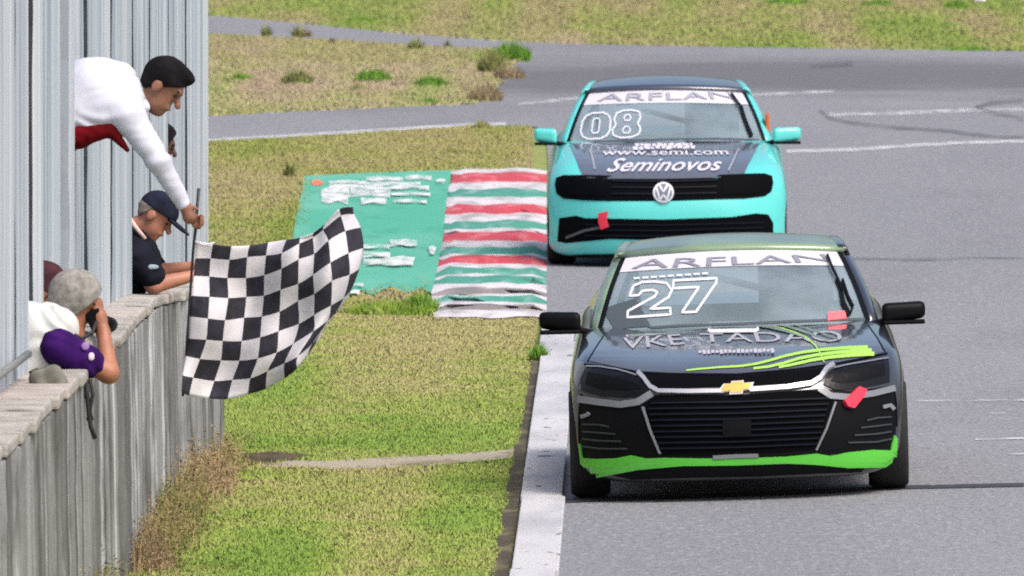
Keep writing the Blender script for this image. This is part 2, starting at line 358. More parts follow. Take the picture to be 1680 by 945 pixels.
# ribbed race kerb: each painted rib is a piece
kerb = empty('race_kerb', onground(810, 400), 'ribbed race kerb striped red, white and green beside the run-off', 'kerb')
KI = M_of(kerb).inverted()
km = {'w': layered('kerb_white', [S(198, 194, 198), (S(150, 146, 148), 5, (1, .3, 1), .45, .7, 6)], rough=.7, bump=.3),
      'r': layered('kerb_red', [S(178, 66, 78), (S(206, 132, 134), 6, (1, .3, 1), .5, .75, 5)], rough=.65, bump=.3),
      'g': layered('kerb_green', [S(70, 138, 122), (S(136, 172, 166), 6, (1, .3, 1), .5, .75, 5)], rough=.65, bump=.3),
      'd': layered('kerb_dull', [S(120, 118, 118), (S(170, 150, 152), 6, (1, .3, 1), .5, .75, 5)], rough=.7, bump=.3)}
bands = [('w', 281, 289), ('r', 289, 301), ('w', 301, 316), ('g', 316, 326), ('w', 326, 341), ('r', 341, 353), ('w', 353, 369), ('g', 369, 380), ('w', 380, 387), ('r', 387, 399), ('w', 399, 412), ('g', 412, 423), ('w', 423, 427),
         ('r', 427, 437), ('w', 437, 447), ('g', 447, 456), ('w', 456, 461), ('g', 461, 469), ('w', 469, 482), ('d', 482, 488), ('w', 488, 495), ('g', 495, 500), ('w', 500, 510), ('d', 510, 513), ('w', 513, 523)]
def kl(y):
    q = [(281, 740), (300, 742), (330, 730), (360, 728), (400, 725), (440, 718), (470, 708), (523, 712)]
    for (a, xa), (b, xb) in zip(q[:-1], q[1:]):
        if a <= y <= b: return xa + (xb - xa) * (y - a) / (b - a)
    return 712
for c, y0, y1 in bands:
    top = []; N = 8; high = .035 if c == 'w' else .05
    for (yy, hh) in ((y0, .012), (y0 + (y1 - y0) * .3, high), (y0 + (y1 - y0) * .75, high), (y1, .012)):
        row = []
        for i in range(N + 1):
            t = i / N; px = kl(yy) + random.uniform(-1, 1) * (t == 0) * 3; px = px + (897 - px) * t
            p = onground(px, yy + 2.2 * math.sin(px * .06 + yy * 1.7) * math.sin(px * .023 + yy) + random.uniform(-.4, .4)); edge = min(1, t / .08, (1 - t) / .08)
            row.append(Vector((p.x, p.y, p.z + .006 + (hh - .006) * edge)))
        top.append(row)
    Vv = [v for r_ in top for v in r_]; Ff = [(j * (N + 1) + i, j * (N + 1) + i + 1, (j + 1) * (N + 1) + i + 1, (j + 1) * (N + 1) + i)[::-1] for j in range(3) for i in range(N)]
    mesh('kerb_rib', Vv, Ff, km[c], kerb, smooth=True, inv=KI)

# white edge kerb beside the track
ek = empty('edge_kerb', (-.52, 74, 0), 'flat white painted concrete kerb stones along the track edge', 'kerb')
EI = M_of(ek).inverted()
m_ek = layered('edge_kerb_paint', [S(184, 184, 188), (S(162, 162, 168), 3, (1, .2, 1), .4, .65, 5), (S(96, 94, 92), 9, (1, .35, 1), .64, .7, 5)], rough=.75, bump=.3)
ys_ = [45, 54, 62, 68, 74.1, 80, 86, 91.3, 95]
for i, (a, b) in enumerate(zip(ys_[:-1], ys_[1:])):
    bm = rbox(.225 if i != 3 else .235, b - a - .03, .06, .008, (-.52 + (.012 if i == 3 else 0) - (.02 if b > 92 else 0), (a + b) / 2, .006 + random.uniform(0, .006)))
    bmesh.ops.transform(bm, matrix=EI, verts=bm.verts); bm_obj('kerb_stone', bm, m_ek, ek)

gapV, gapF = lay(fillpoly([(-.715, 58), (-.638, 58), (-.638, 92), (-.69, 92), (-.70, 84), (-.72, 76), (-.73, 68)], xs=[], ys=[60 + 2 * q for q in range(16)]), ground_map, .005, 0)
mesh('soil_gap', gapV, gapF, layered('gap_soil', [S(72, 66, 56), (S(104, 98, 74), 6, (1, .3, 1), .5, .65, 5)], rough=1, bump=.6), smooth=False, kind='structure', label='dark bare soil between turf and white kerb', cat='soil')
# pit lane behind the wall
mesh('pit_lane', [(-14, 40, .004), (-2.8, 40, .004), (-2.6, 82, .004), (-14, 82, .004)], [(0, 1, 2, 3)], layered('pit_concrete', [S(130, 130, 130), (S(108, 108, 110), 1, (1, 1, 1), .4, .6, 5)], rough=.9), smooth=False, kind='structure', label='concrete pit lane behind the wall', cat='pit lane')

# ------------------------------------------------------------------ pit wall
def wallX(Y): return -2.598 + .01116 * (Y - 64)
def fenceX(Y): return -2.855 + .02156 * (Y - 64)
W0, W1, WH = 50, 79.8, 1.16
def whf(Y): return WH - .034 * max(0, Y - 71.8)
pw = empty('pit_wall', (wallX(64), 64, 0), 'low streaked grey concrete pit wall with pale coping stones', 'wall')
PI_ = M_of(pw).inverted()
m_wall = layered('wall_concrete', [S(150, 151, 152), (S(110, 109, 108), 1.1, (.3, 1.2, .10), .38, .62, 5), (S(196, 198, 202), 1.9, (.3, 2.1, .035), .55, .66, 4), (S(66, 66, 68), 1.5, (.3, 2.3, .06), .55, .70, 5), (S(82, 81, 78), 2.2, (1, .5, .8), .50, .74, 6), (S(156, 153, 146), 4, (1, .6, 1), .62, .8, 6), (S(58, 56, 54), 14, (1, .5, .8), .68, .78, 4)], rough=.95, bump=.35, bscale=26, bstretch=(1, .6, 1))
yy = W0
while yy < W1 - .1:                               # precast lengths, each a part
    y1 = min(W1, yy + 3.2); Vv = []; nY, nZ = 10, 8
    for j in range(nY + 1):
        Y = yy + .008 + (y1 - yy - .016) * j / nY
        for k in range(nZ + 1):
            z = whf(Y) * k / nZ; Vv.append((wallX(Y) + .018 * (1 - k / nZ) + random.uniform(-.004, .004), Y, z))
    n1 = len(Vv)
    for j in range(nY + 1):
        Y = yy + .008 + (y1 - yy - .016) * j / nY
        for k in range(nZ + 1): Vv.append((wallX(Y) - .36, Y, whf(Y) * k / nZ))
    st = nZ + 1; Ff = []
    for j in range(nY):
        for k in range(nZ):
            a = j * st + k; Ff.append((a, a + st, a + st + 1, a + 1)); Ff.append((n1 + a + 1, n1 + a + st + 1, n1 + a + st, n1 + a))
        a = j * st + nZ; Ff.append((a, a + st, n1 + a + st, n1 + a))
    for j in (0, nY):
        for k in range(nZ):
            a = j * st + k; q = (a, a + 1, n1 + a + 1, n1 + a); Ff.append(q if j == 0 else q[::-1])
    mesh('wall_panel', Vv, Ff, m_wall, pw, smooth=False, inv=PI_); yy = y1
m_cope = layered('coping', [S(166, 163, 158), (S(138, 135, 130), 4, (1, 1, 1), .4, .7, 5), (S(104, 98, 92), 10, (1, 1, 1), .56, .72, 5)], rough=.9, bump=.5, bscale=20)
m_cope_b = layered('coping_b', [S(174, 167, 162), (S(146, 139, 134), 4, (1, 1, 1), .4, .7, 5)], rough=.9, bump=.5, bscale=20)
yy = W0
while yy < W1 - .2:
    L = random.uniform(.88, 1.06); L = min(L, W1 - yy); c = yy + L / 2
    bm = rbox(.34, L - .10, .055, .014, (wallX(c) - .165 + random.uniform(-.012, .018), c, whf(c) + .0275 + random.uniform(0, .014)), Matrix.Rotation(random.uniform(-.02, .02), 3, 'Z') @ Matrix.Rotation(-.034 * (c > 71.8), 3, 'X'))
    bmesh.ops.transform(bm, matrix=PI_, verts=bm.verts); bm_obj('coping_stone', bm, random.choice((m_cope, m_cope, m_cope_b)), pw); yy += L

# ------------------------------------------------------------------ board fence on the wall
fence = empty('board_fence', (fenceX(64), 64, WH), 'tall whitewashed board fence standing on the concrete pit wall', 'fence')
FI = M_of(fence).inverted()
fm = [layered('whitewash_%d' % i, [S(*c), (S(c[0] - 26, c[1] - 22, c[2] - 18), 2.2, (1, 2.2, .06), .42, .62, 4), (S(c[0] + 14, c[1] + 14, c[2] + 12), 3.1, (1, 2.6, .05), .55, .66, 3), (S(112, 116, 122), 4, (1, 2.0, .10), .58, .76, 6), (S(92, 90, 88), 16, (1, 1, .5), .74, .8, 3)], rough=.75, bump=.4, bscale=3, bstretch=(1, 2, .1)) for i, c in enumerate(((178, 187, 194), (168, 178, 186), (186, 193, 199)))]
m_seam = mat('dark_seam', S(48, 52, 58), .9, var=.3, scale=4)
m_post = mat('fence_post', S(140, 148, 158), .8, var=.15, scale=3, stretch=(1, 1, .1))
openings = [64.1, 65.2, 67.6, 72.4, 75.9]; GAP = .62; FT = 3.7; FB = WH + .06
sections = []; a = 55.0
for o in openings + [80.1]: sections.append((a, o)); a = o + GAP
seams_px = [22, 45, 108, 150, 186, 228, 250, 280, 310]
def pxY(px): return 4.235 / (.02156 + (VPX - px) / F)
def fence_pt(sec, Y, off=0):
    a, b = sec; t = (b - Y) / (b - a) if a > 56 else 0
    return fenceX(Y) - .042 * t + off
for sec in sections:
    a, b = sec; Y = a; last = 0
    while Y < b - .02:
        L = random.uniform(.30, .62)
        if Y + L > b - .2: L = b - Y
        o1 = random.choice((-.006, -.003, 0, .002, .005)); y0, y1 = Y + .004, Y + L - .004
        xa, xb = fence_pt(sec, y0, o1 - .004), fence_pt(sec, y1, o1 + .003); lean = random.uniform(-.006, .006)
        zt = FT + random.uniform(-.03, .03)
        fb0, fb1 = FB - WH + whf(y0) , FB - WH + whf(y1)
        Vv = [(xa, y0, fb0), (xb, y1, fb1), (xb + lean, y1, zt), (xa + lean, y0, zt), (xa - .022, y0, fb0), (xb - .022, y1, fb1), (xb - .022 + lean, y1, zt), (xa - .022 + lean, y0, zt)]
        mesh('board', Vv, [(0, 1, 2, 3), (5, 4, 7, 6), (4, 0, 3, 7), (1, 5, 6, 2), (3, 2, 6, 7), (4, 5, 1, 0)], random.choice(fm), fence, smooth=False, inv=FI)
        Y += L
    for z in (FB + .25, 2.5, 3.5):                # rails on the pit side
        bm = bmesh.new()
        vs8 = [bm.verts.new(v) for v in [(fence_pt(sec, q) - .03 - t, q, z + h) for q in (a + .02, b - .02) for t in (0, .05) for h in (0, .09)]]
        for f in ((0, 1, 3, 2), (4, 6, 7, 5), (0, 4, 5, 1), (2, 3, 7, 6), (0, 2, 6, 4), (1, 5, 7, 3)): bm.faces.new([vs8[i] for i in f])
        bmesh.ops.transform(bm, matrix=FI, verts=bm.verts); bm_obj('rail', bm, m_post, fence)
for px in seams_px:
    Y = pxY(px); sec = [s for s in sections if s[0] - .7 <= Y <= s[1] + .01][0]
    if px in (45, 108): Y -= .12
    x = fence_pt(sec, max(Y, sec[0] + .03)); Y = max(Y, sec[0] + .03); hw = {45: .015, 108: .03, 22: .004, 186: .004, 280: .004, 250: .006}.get(px, .008)
    pts = [(x + hw * .3 + random.uniform(-.004, .004), Y + .01 * random.uniform(-1, 1), FB - WH + whf(Y) + (FT - FB + WH - whf(Y)) * i / 9) for i in range(10)]
    Vv, Ff = [], []
    for i, p in enumerate(pts):
        for dx, dy in ((-hw, -.012), (hw, -.012), (hw, .012), (-hw, .012)): Vv.append((p[0] + dx, p[1] + dy, p[2]))
    for i in range(9):
        for k in range(4): Ff.append((i * 4 + k, i * 4 + (k + 1) % 4, i * 4 + 4 + (k + 1) % 4, i * 4 + 4 + k))
    Ff += [(3, 2, 1, 0), (36, 37, 38, 39)]
    mesh('seam_batten' if px != 108 else 'post', Vv, Ff, m_seam if px != 108 else m_post, fence, smooth=False, inv=FI)
# handrail pipe low on the fence
Vv, Ff = tube([(fenceX(q) + .055, q, FB + .12) for q in (56, 58, 60, 62, 63.3)], .018); mesh('pipe', Vv, Ff, mat('pipe_grey', S(120, 122, 120), .6), fence, inv=FI)

# ================================================================== GRASS
m_grass = attr_mat('grass_blades')
def blades(P, ln, wd, col, bend=.5):
    n = len(P); th = RNG.random(n) * 2 * np.pi; lean = RNG.random(n) * bend; la = RNG.random(n) * 2 * np.pi
    ax = np.c_[np.cos(th), np.sin(th), np.zeros(n)] * (wd / 2)[:, None]
    tip = P + np.c_[np.cos(la) * lean * ln, np.sin(la) * lean * ln, ln * np.sqrt(1 - np.minimum(.9, lean) ** 2)]
    V = np.empty((n * 3, 3)); V[0::3] = P - ax; V[1::3] = P + ax; V[2::3] = tip
    return V, np.arange(n * 3).reshape(n, 3), np.repeat(col, 3, axis=0)
def inpoly(x, y, poly):
    r = np.zeros(len(x), bool); n = len(poly)
    for i in range(n):
        (x0, y0), (x1, y1) = poly[i], poly[(i + 1) % n]
        if y0 == y1: continue
        r ^= ((y0 > y) != (y1 > y)) & (x < (x1 - x0) * (y - y0) / (y1 - y0) + x0)
    return r
def palette(x, y, cols, seed, sc=(.9, .28), bias=None):
    a = vnoise(x * sc[0] / sc[1], y, sc[1], seed) * .65 + vnoise(x, y, 1.9, seed + 1) * .35 + RNG.normal(0, .11, len(x))
    if bias is not None: a = a + bias(x, y)
    a = np.clip((a - .22) / .56, 0, .999) * (len(cols) - 1); i = a.astype(int); f = (a - i)[:, None]
    c = np.array([np.array(k[:3]) for k in cols]); c = c[i] * (1 - f) + c[np.minimum(i + 1, len(cols) - 1)] * f
    return c * RNG.uniform(.86, 1.12, len(x))[:, None]
rp = [(p[0], p[1]) for p in road]
gp = [G(*p) for p in green_poly]
def scatter(name, label, n, x0, x1, y0, y1, ln, wd, cols, seed, cond=None, sc=(.9, .28), bias=None):
    x = RNG.uniform(x0, x1, n); y = RNG.uniform(y0, y1, n)
    jx = RNG.normal(0, .035, n); jy = RNG.normal(0, .35, n)
    keep = ~inpoly(x + jx, y + jy * .4, rp)
    z = np.zeros(n); m = x > -.41
    if m.any(): z[m] = [gz(a, b) for a, b in zip(x[m], y[m])]
    P = np.c_[x, y, z]; px, py = topix(P); keep &= (px > -60) & (px < 1740) & (py > -60) & (py < 1010)
    if cond is not None: keep &= cond(x, y, px, py)
    P = P[keep]; x, y = P[:, 0], P[:, 1]; n = len(P)
    dens = vnoise(x, y, 1.3, seed + 5)
    L = ln * RNG.uniform(.45, 1.25, n) * (.55 + .9 * dens); Wd = wd * RNG.uniform(.7, 1.3, n)
    V, T, C = blades(P, L, Wd, palette(x, y, cols, seed, sc, bias), .9)
    npmesh(name, V, T, m_grass, col=C, kind='stuff', label=label, cat='grass')
near_cols = [S(96, 104, 52, .8), S(122, 136, 58, .9), S(138, 146, 72, .9), S(150, 150, 88, .9), S(164, 158, 104, .9)][::-1]
def c_near(x, y, px, py):
    k = (x > wallX(y) + .02) & (x < -.735 + .05 * vnoise(x * 0, y, 1.3, 3)) | (y > 79.8) & (x < -.69)
    k &= ~inpoly(px + RNG.normal(0, 5, len(x)), py + RNG.normal(0, 2.0, len(x)), path_poly) & ~inpoly(px + RNG.normal(0, 6, len(x)), py, dirt_poly)
    k &= ~((x > -1.75) & (y > 95.6)); return k
scatter('near_grass', 'short green turf between the pit wall and the white kerb', 460000, -4.2, -.66, 64, 97, .018, .012,
        [S(116, 146, 66, 1.12), S(132, 154, 74, 1.12), S(142, 156, 82, 1.12), S(152, 156, 94, 1.12), S(162, 156, 108, 1.12)], 11, c_near, sc=(2.2, .16), bias=lambda x, y: np.interp(y, [66, 72, 75, 77.5, 79, 84, 95], [-.20, -.10, .10, .12, -.10, .06, .30]) - .18 * np.exp(-((x + .95) / .22) ** 2) * (y < 78))
def c_mid(x, y, px, py):
    xr = np.interp(y, [95, 125, 140], [-.70, -.95, -1.1])
    k = (x < xr) & ~inpoly(x + RNG.normal(0, .05, len(x)), y + RNG.normal(0, .25, len(x)), gp)
    k &= ~((px > 700) & (py > 279) & (py < 526)); return k
scatter('verge_grass', 'dry olive turf around the green run-off', 330000, -5.2, -.6, 96, 140, .024, .017,
        [S(130, 147, 70), S(144, 153, 84), S(154, 155, 94), S(162, 157, 106), S(166, 155, 116)], 23, c_mid, sc=(2.2, .10))
scatter('island_grass', 'patchy dry turf island between the two side roads', 200000, -6.2, -.6, 137, 172, .030, .028,
        [S(132, 153, 86, 1.08), S(152, 157, 102, 1.08), S(164, 161, 116, 1.08), S(170, 159, 126), S(172, 157, 132)], 37, sc=(2.2, .08), bias=lambda x, y: .10 + 0 * x)
scatter('far_grass', 'far field of dry and green grass at the top', 330000, -7, 7.5, 158, 205, .036, .034,
        [S(126, 151, 76), S(142, 155, 84), S(154, 157, 98), S(160, 155, 112), S(160, 150, 112)], 51, sc=(1.6, .08))
# dry weeds at the foot of the wall: stalks carrying small leaves
wc = [S(100, 112, 58), S(128, 124, 76), S(150, 132, 96), S(164, 142, 112), S(150, 126, 100)]
n = 4200; y = RNG.uniform(63, 80.0, n); d = np.abs(RNG.normal(0, .095, n)); x = -2.598 + .01116 * (y - 64) + .03 + d
keep = vnoise(x * 3, y, .8, 5) + RNG.normal(0, .12, n) > .36; x, y, d = x[keep], y[keep], d[keep]; n = len(x)
hgt = np.clip(.36 - d * 1.1, .05, 1) * RNG.uniform(.3, 1.1, n) * (.35 + .9 * vnoise(x, y, .55, 9)) * np.interp(y, [64, 69, 78, 80.5], [1.25, 1.1, .7, .3])
P = np.c_[x, y, np.zeros(n)]; V, T, C = blades(P, hgt, RNG.uniform(.005, .010, n), palette(x, y, wc, 71, sc=(1, .5)), .5)
tips = V[2::3]; k = 11; t = RNG.uniform(.15, 1.05, (n, k, 1)); LP = (P[:, None] * (1 - t) + tips[:, None] * t + RNG.normal(0, .016, (n, k, 3)) * np.array((1, 1.6, .7))).reshape(-1, 3); LP[:, 2] = np.maximum(LP[:, 2], .004)
q = RNG.normal(0, 1, (len(LP), 3)); q /= np.linalg.norm(q, axis=1)[:, None]; r2 = RNG.normal(0, 1, (len(LP), 3)); r2 = np.cross(q, r2); r2 /= np.linalg.norm(r2, axis=1)[:, None]
sz = RNG.uniform(.006, .016, len(LP))[:, None]; V2 = np.empty((len(LP) * 3, 3)); V2[0::3] = LP - q * sz * .5 - r2 * sz * .3; V2[1::3] = LP - q * sz * .5 + r2 * sz * .3; V2[2::3] = LP + q * sz
C2 = np.repeat(palette(LP[:, 0], LP[:, 1], wc, 77, sc=(1, .6)) * RNG.uniform(.7, 1.25, len(LP))[:, None], 3, axis=0); V2[:, 2] = np.maximum(V2[:, 2], .002)
npmesh('dry_weeds', np.r_[V, V2], np.arange(len(V) + len(V2)).reshape(-1, 3), m_grass, col=np.r_[C, C2], kind='stuff', label='dry brown weeds along the foot of the pit wall', cat='weeds')
# leafy clumps one can tell apart
def clump(px, py, wpx, hpx, n, cols, label, leaf=1.0, stalk=False, group='weed clumps on the verges'):
    b = onground(px, py); s = F / b.y; W, H = wpx / s / 2, hpx / s
    r0 = np.sqrt(RNG.random(n)); a = RNG.random(n) * 2 * np.pi
    P = np.c_[W * r0 * np.cos(a), W * 1.5 * r0 * np.sin(a), np.zeros(n)]
    h = H * (1.05 - .6 * r0 ** 2) * RNG.uniform(.4, 1.1, n)
    V, T, C = blades(P, h, np.full(n, .016 * leaf) * RNG.uniform(.6, 1.4, n), palette(P[:, 0] * 9, P[:, 1] * 9, cols, int(px)), .8 if not stalk else .3)
    o = npmesh('weed_clump', V, T, m_grass, col=C, label=label, cat='weeds', group=group); o.location = b - Vector((0, 0, .004)); return o
gr = [S(70, 112, 40), S(96, 142, 48), S(120, 156, 64)]; ol = [S(106, 118, 66), S(130, 136, 80), S(150, 148, 96)]; br = [S(120, 108, 84), S(146, 130, 102), S(162, 146, 114)]
clump(640, 514, 150, 24, 4200, [S(100, 132, 46), S(128, 156, 60), S(150, 164, 84)], 'long fringe of bright weeds below the green run-off', 1.1)
clump(690, 512, 56, 36, 1500, gr, 'tallest leafy weed by the run-off corner', 1.2)
clump(884, 592, 24, 36, 500, gr, 'small leafy weed at the end of the white kerb', 1.0)
for px, py, wq, hq, nn, cs, lb in ((840, 100, 58, 38, 1500, gr, 'bright green bush at the tip of the grass island'), (808, 118, 44, 44, 800, ol, 'olive weed beside the green bush on the island'), (835, 128, 50, 26, 700, br, 'dry brown weed under the island bush'),
                                   (796, 165, 56, 34, 800, br, 'brown weed at the lower tip of the grass island'), (396, 131, 36, 14, 600, gr, 'flat green tuft near the fence on the island'), (488, 138, 52, 28, 900, ol, 'dark olive tuft in the middle of the island'),
                                   (612, 134, 60, 26, 900, gr, 'pale green tuft on the right of the island'), (706, 142, 60, 20, 800, gr, 'low green tuft near the island tip'), (704, 170, 30, 12, 400, gr, 'tuft on the lower edge of the island'), (588, 148, 30, 10, 400, ol, 'small dark tuft below the pale one'),
                                   (437, 60, 14, 26, 160, ol, 'short stalk left of the pair before the upper road'), (489, 62, 16, 28, 220, ol, 'tallest stalk before the upper road'), (504, 60, 14, 16, 120, br, 'brown stalk leaning right before the upper road'), (682, 82, 26, 26, 220, ol, 'brown-green stalk at the middle of the upper road'), (733, 78, 10, 16, 90, ol, 'thin stalk right of the middle on the upper road'), (545, 72, 10, 14, 90, br, 'lone thin stalk under the upper road'),
                                   (790, 212, 30, 18, 400, ol, 'weed growing on the white edge line'), (745, 252, 46, 9, 300, ol, 'flat weed above the green run-off'), (474, 290, 14, 36, 120, ol, 'thin stalk left of the green run-off'), (590, 36, 50, 12, 500, gr, 'green tuft beyond the upper road'),
                                   (1570, 14, 50, 16, 600, gr, 'bright green tuft at the top right'), (1440, 10, 60, 14, 600, gr, 'green tuft left of the bright one at top right'), (1290, 6, 70, 14, 600, gr, 'green tuft at the top middle'), (1590, 82, 80, 8, 700, gr, 'low green fringe along the far track edge'), (1232, 40, 16, 8, 160, br, 'small brown tuft in the far field')):
    clump(px, py, wq, hq, nn, cs, lb, 1.5)
bm = bmesh.new(); bmesh.ops.create_icosphere(bm, subdivisions=2, radius=1)
for v in bm.verts: v.co = Vector((v.co.x * .075, v.co.y * .06, v.co.z * .045)) * random.uniform(.85, 1.15)
o = bm_obj('stone', bm, mat('white_stone', S(222, 222, 224), .8, var=.1, scale=20), label='white stone lying in the grass at the top right', cat='stone'); o.location = onground(1608, 9) + Vector((0, 0, .07))
# LATER_SECTIONS

# ================================================================== CARS
def car_body(st, parent, mats, wheels, rake, pc):
    """lofted shell: stations (y, zb, wb, w, ws, zs, zt); returns the smooth shell mesh in car space"""
    rings = []
    def ring(s):
        y, zb, wb, wd, ws, zs, zt = s
        return [(0, zb), (.5 * wb, zb), (.86 * wb, zb), (wb, zb + .05), (wd * .99, zb + .3 * (zs - zb)), (wd, zb + .6 * (zs - zb)), (wd * .985, zs - .07), (ws, zs), (ws * .86, (zs + zt) / 2 + .012), (.6 * ws, zt + .002), (.3 * ws, zt + .008), (0, zt + .010)]
    Vv, Ff = [], []
    def P(x, y, z, y0, cap=False):
        f = max(0, 1 - y0 / 1.0) ** 1.2
        return (x, y0 + pc(abs(x)) * f + (rake(z) if cap else rake(z) * max(0, 1 - y0 / .35)), z)
    n = 12; full = []
    for s in st:
        h = ring(s); idx = []
        for (x, z) in h: idx.append(len(Vv)); Vv.append(P(x, 0, z, s[0]))
        left = []
        for (x, z) in h[1:-1]: left.append(len(Vv)); Vv.append(P(-x, 0, z, s[0]))
        full.append(([*idx], [idx[0], *left, idx[-1]]))
    for a, b in zip(full[:-1], full[1:]):
        for k in range(n - 1):
            Ff.append((a[0][k], a[0][k + 1], b[0][k + 1], b[0][k])); Ff.append((a[1][k], b[1][k], b[1][k + 1], a[1][k + 1]))
    for end, s in ((0, st[0]), (-1, st[-1])):
        cols = {}
        for side in (0, 1):
            rg = full[end][side]; sg = 1 if side == 0 else -1
            for k in range(4):
                if k == 3: cols[(side, k)] = rg[3:9]; continue
                if k == 0 and side == 1: cols[(side, 0)] = cols[(0, 0)]; continue
                b, t = Vector(Vv[rg[k]]), Vector(Vv[rg[11 - k]]); c = [rg[k]]
                for j in range(1, 5):
                    z = b.z + (t.z - b.z) * j / 5; x = b.x + (t.x - b.x) * j / 5
                    c.append(len(Vv)); Vv.append(P(x, 0, z, s[0], True) if end == 0 else (x, b.y + (t.y - b.y) * j / 5, z))
                c.append(rg[11 - k]); cols[(side, k)] = c
            for k in range(3):
                for j in range(5):
                    q = (cols[(side, k)][j], cols[(side, k)][j + 1], cols[(side, k + 1)][j + 1], cols[(side, k + 1)][j])
                    flip = (side == 1) ^ (end == -1); Ff.append(q[::-1] if flip else q)
    me = bpy.data.meshes.new('shell'); me.from_pydata(Vv, [], Ff); me.update()
    bm = bmesh.new(); bm.from_mesh(me); bmesh.ops.recalc_face_normals(bm, faces=bm.faces); bm.to_mesh(me); bm.free()
    ob = bpy.data.objects.new('shell', me); COL.objects.link(ob)
    sm = ob.modifiers.new('s', 'SUBSURF'); sm.levels = 3; sm.render_levels = 3
    smooth = evaluated(ob)
    cb = bmesh.new()
    for (wx, wy, rr) in wheels:
        for sg in (-1, 1):
            bmesh.ops.create_cone(cb, cap_ends=True, segments=40, radius1=rr, radius2=rr, depth=.42, matrix=Matrix.Translation((sg * (wx + .08), wy, rr - .035)) @ Matrix.Rotation(R(90), 4, 'Y'))
    cm = bpy.data.meshes.new('cut'); cb.to_mesh(cm); cb.free(); co = bpy.data.objects.new('cut', cm); COL.objects.link(co)
    bo = ob.modifiers.new('b', 'BOOLEAN'); bo.operation = 'DIFFERENCE'; bo.object = co; bo.solver = 'EXACT'
    body = evaluated(ob); bpy.data.objects.remove(ob); bpy.data.objects.remove(co)
    body.name = 'body'; body.materials.clear(); body.materials.append(mats)
    body.polygons.foreach_set('use_smooth', [True] * len(body.polygons))
    o = bpy.data.objects.new('body', body); link(o, parent)
    return o, smooth
def bvh_of(me, M):
    return BVHTree.FromPolygons([M @ v.co for v in me.vertices], [tuple(p.vertices) for p in me.polygons])
def mapper(bvhs):
    def f(px, py):
        d = ray(px, py); best = None
        for b in bvhs:
            h = b.ray_cast(CAMP, d)
            if h[0] is not None and (best is None or h[3] < best[2]): best = (h[0], h[1], h[3])
        if best is None:
            for b in bvhs:
                for t in np.linspace(70, 112, 43):
                    q = b.find_nearest(CAMP + d * t)
                    if best is None or q[3] < best[2]: best = (q[0], q[1], q[3])
        n = best[1]
        if n.dot(d) > 0: n = -n
        return best[0], n
    return f
def patch(fn, nu, nv):
    V = [Vector(fn(-1 + 2 * i / nu, j / nv)) for j in range(nv + 1) for i in range(nu + 1)]
    Fc = [(j * (nu + 1) + i, j * (nu + 1) + i + 1, (j + 1) * (nu + 1) + i + 1, (j + 1) * (nu + 1) + i) for j in range(nv) for i in range(nu)]
    return V, Fc
def lathe(prof, n, axis_x=True):
    V, Fc = [], []; m = len(prof)
    for i in range(n):
        a = 2 * math.pi * i / n
        for (x, r) in prof: V.append((x, r * math.cos(a), r * math.sin(a)))
    for i in range(n):
        for j in range(m - 1):
            Fc.append((i * m + j, ((i + 1) % n) * m + j, ((i + 1) % n) * m + j + 1, i * m + j + 1))
    return V, Fc
m_tyre = mat('tyre_rubber', S(26, 26, 28), .85, var=.2, scale=20); m_rim = mat('rim_metal', S(70, 72, 76), .35, metal=.8)
m_black = mat('black_plastic', S(8, 9, 13), .5, spec=.12); m_dark = mat('grille_mesh', S(5, 6, 10), .8, spec=.06)
m_slat = mat('grille_slat', S(14, 20, 30), .6, spec=.12); m_chrome = mat('chrome_trim', S(190, 190, 196), .3, metal=.6)
m_lens = mat('headlamp_lens', S(10, 10, 13), .3, coat=.15, spec=.2); m_red = mat('red_strap', S(214, 44, 70), .5); m_redpink = mat('pink_sticker', S(226, 104, 112), .6)
m_white = mat('white_vinyl', S(200, 198, 208), .5); m_grey_ink = mat('grey_ink', S(130, 128, 142), .6); m_hoodink = mat('hood_lettering', S(158, 158, 168), .6); m_numink = mat('number_vinyl', S(208, 210, 222), .6); m_inter = mat('cabin_dark', S(40, 46, 50), .8)
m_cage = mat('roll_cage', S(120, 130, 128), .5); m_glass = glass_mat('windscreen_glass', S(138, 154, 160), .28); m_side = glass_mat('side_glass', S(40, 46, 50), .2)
m_lamp = mat('lamp_reflector', S(90, 96, 104), .2, metal=.7); m_gold = mat('gold_badge', S(214, 160, 84), .3, metal=.5)
def wheel(parent, x, y, r, wd):
    s = 1 if x > 0 else -1
    tp = [(-wd / 2 + .02, r * .66), (-wd / 2, r * .74), (-wd / 2, r * .92), (-wd / 2 + .025, r * .985), (-wd * .2, r), (0, r), (wd * .2, r), (wd / 2 - .025, r * .985), (wd / 2, r * .92), (wd / 2, r * .74), (wd / 2 - .02, r * .66), (-wd / 2 + .02, r * .66)]
    V, Fc = lathe(tp, 32); V = [(a + x, b + y, c + r) for a, b, c in V]
    t = mesh('wheel', V, Fc, m_tyre, parent)
    rp_ = [(wd / 2 - .015, r * .66), (wd / 2 - .02, r * .58), (wd / 2 - .07, r * .55), (wd / 2 - .07, .001)]
    V, Fc = lathe(rp_, 32); V = [(s * a + x, b + y, c + r) for a, b, c in V]; rim = mesh('rim', V, Fc, m_rim, t)
    for k in range(5):
        a = 2 * math.pi * k / 5; bm = rbox(.02, .035, r * .5, .006, (x + s * (wd / 2 - .04), y - math.sin(a) * r * .32, r + math.cos(a) * r * .32), Matrix.Rotation(a, 3, 'X')); bm_obj('spoke', bm, m_rim, t)
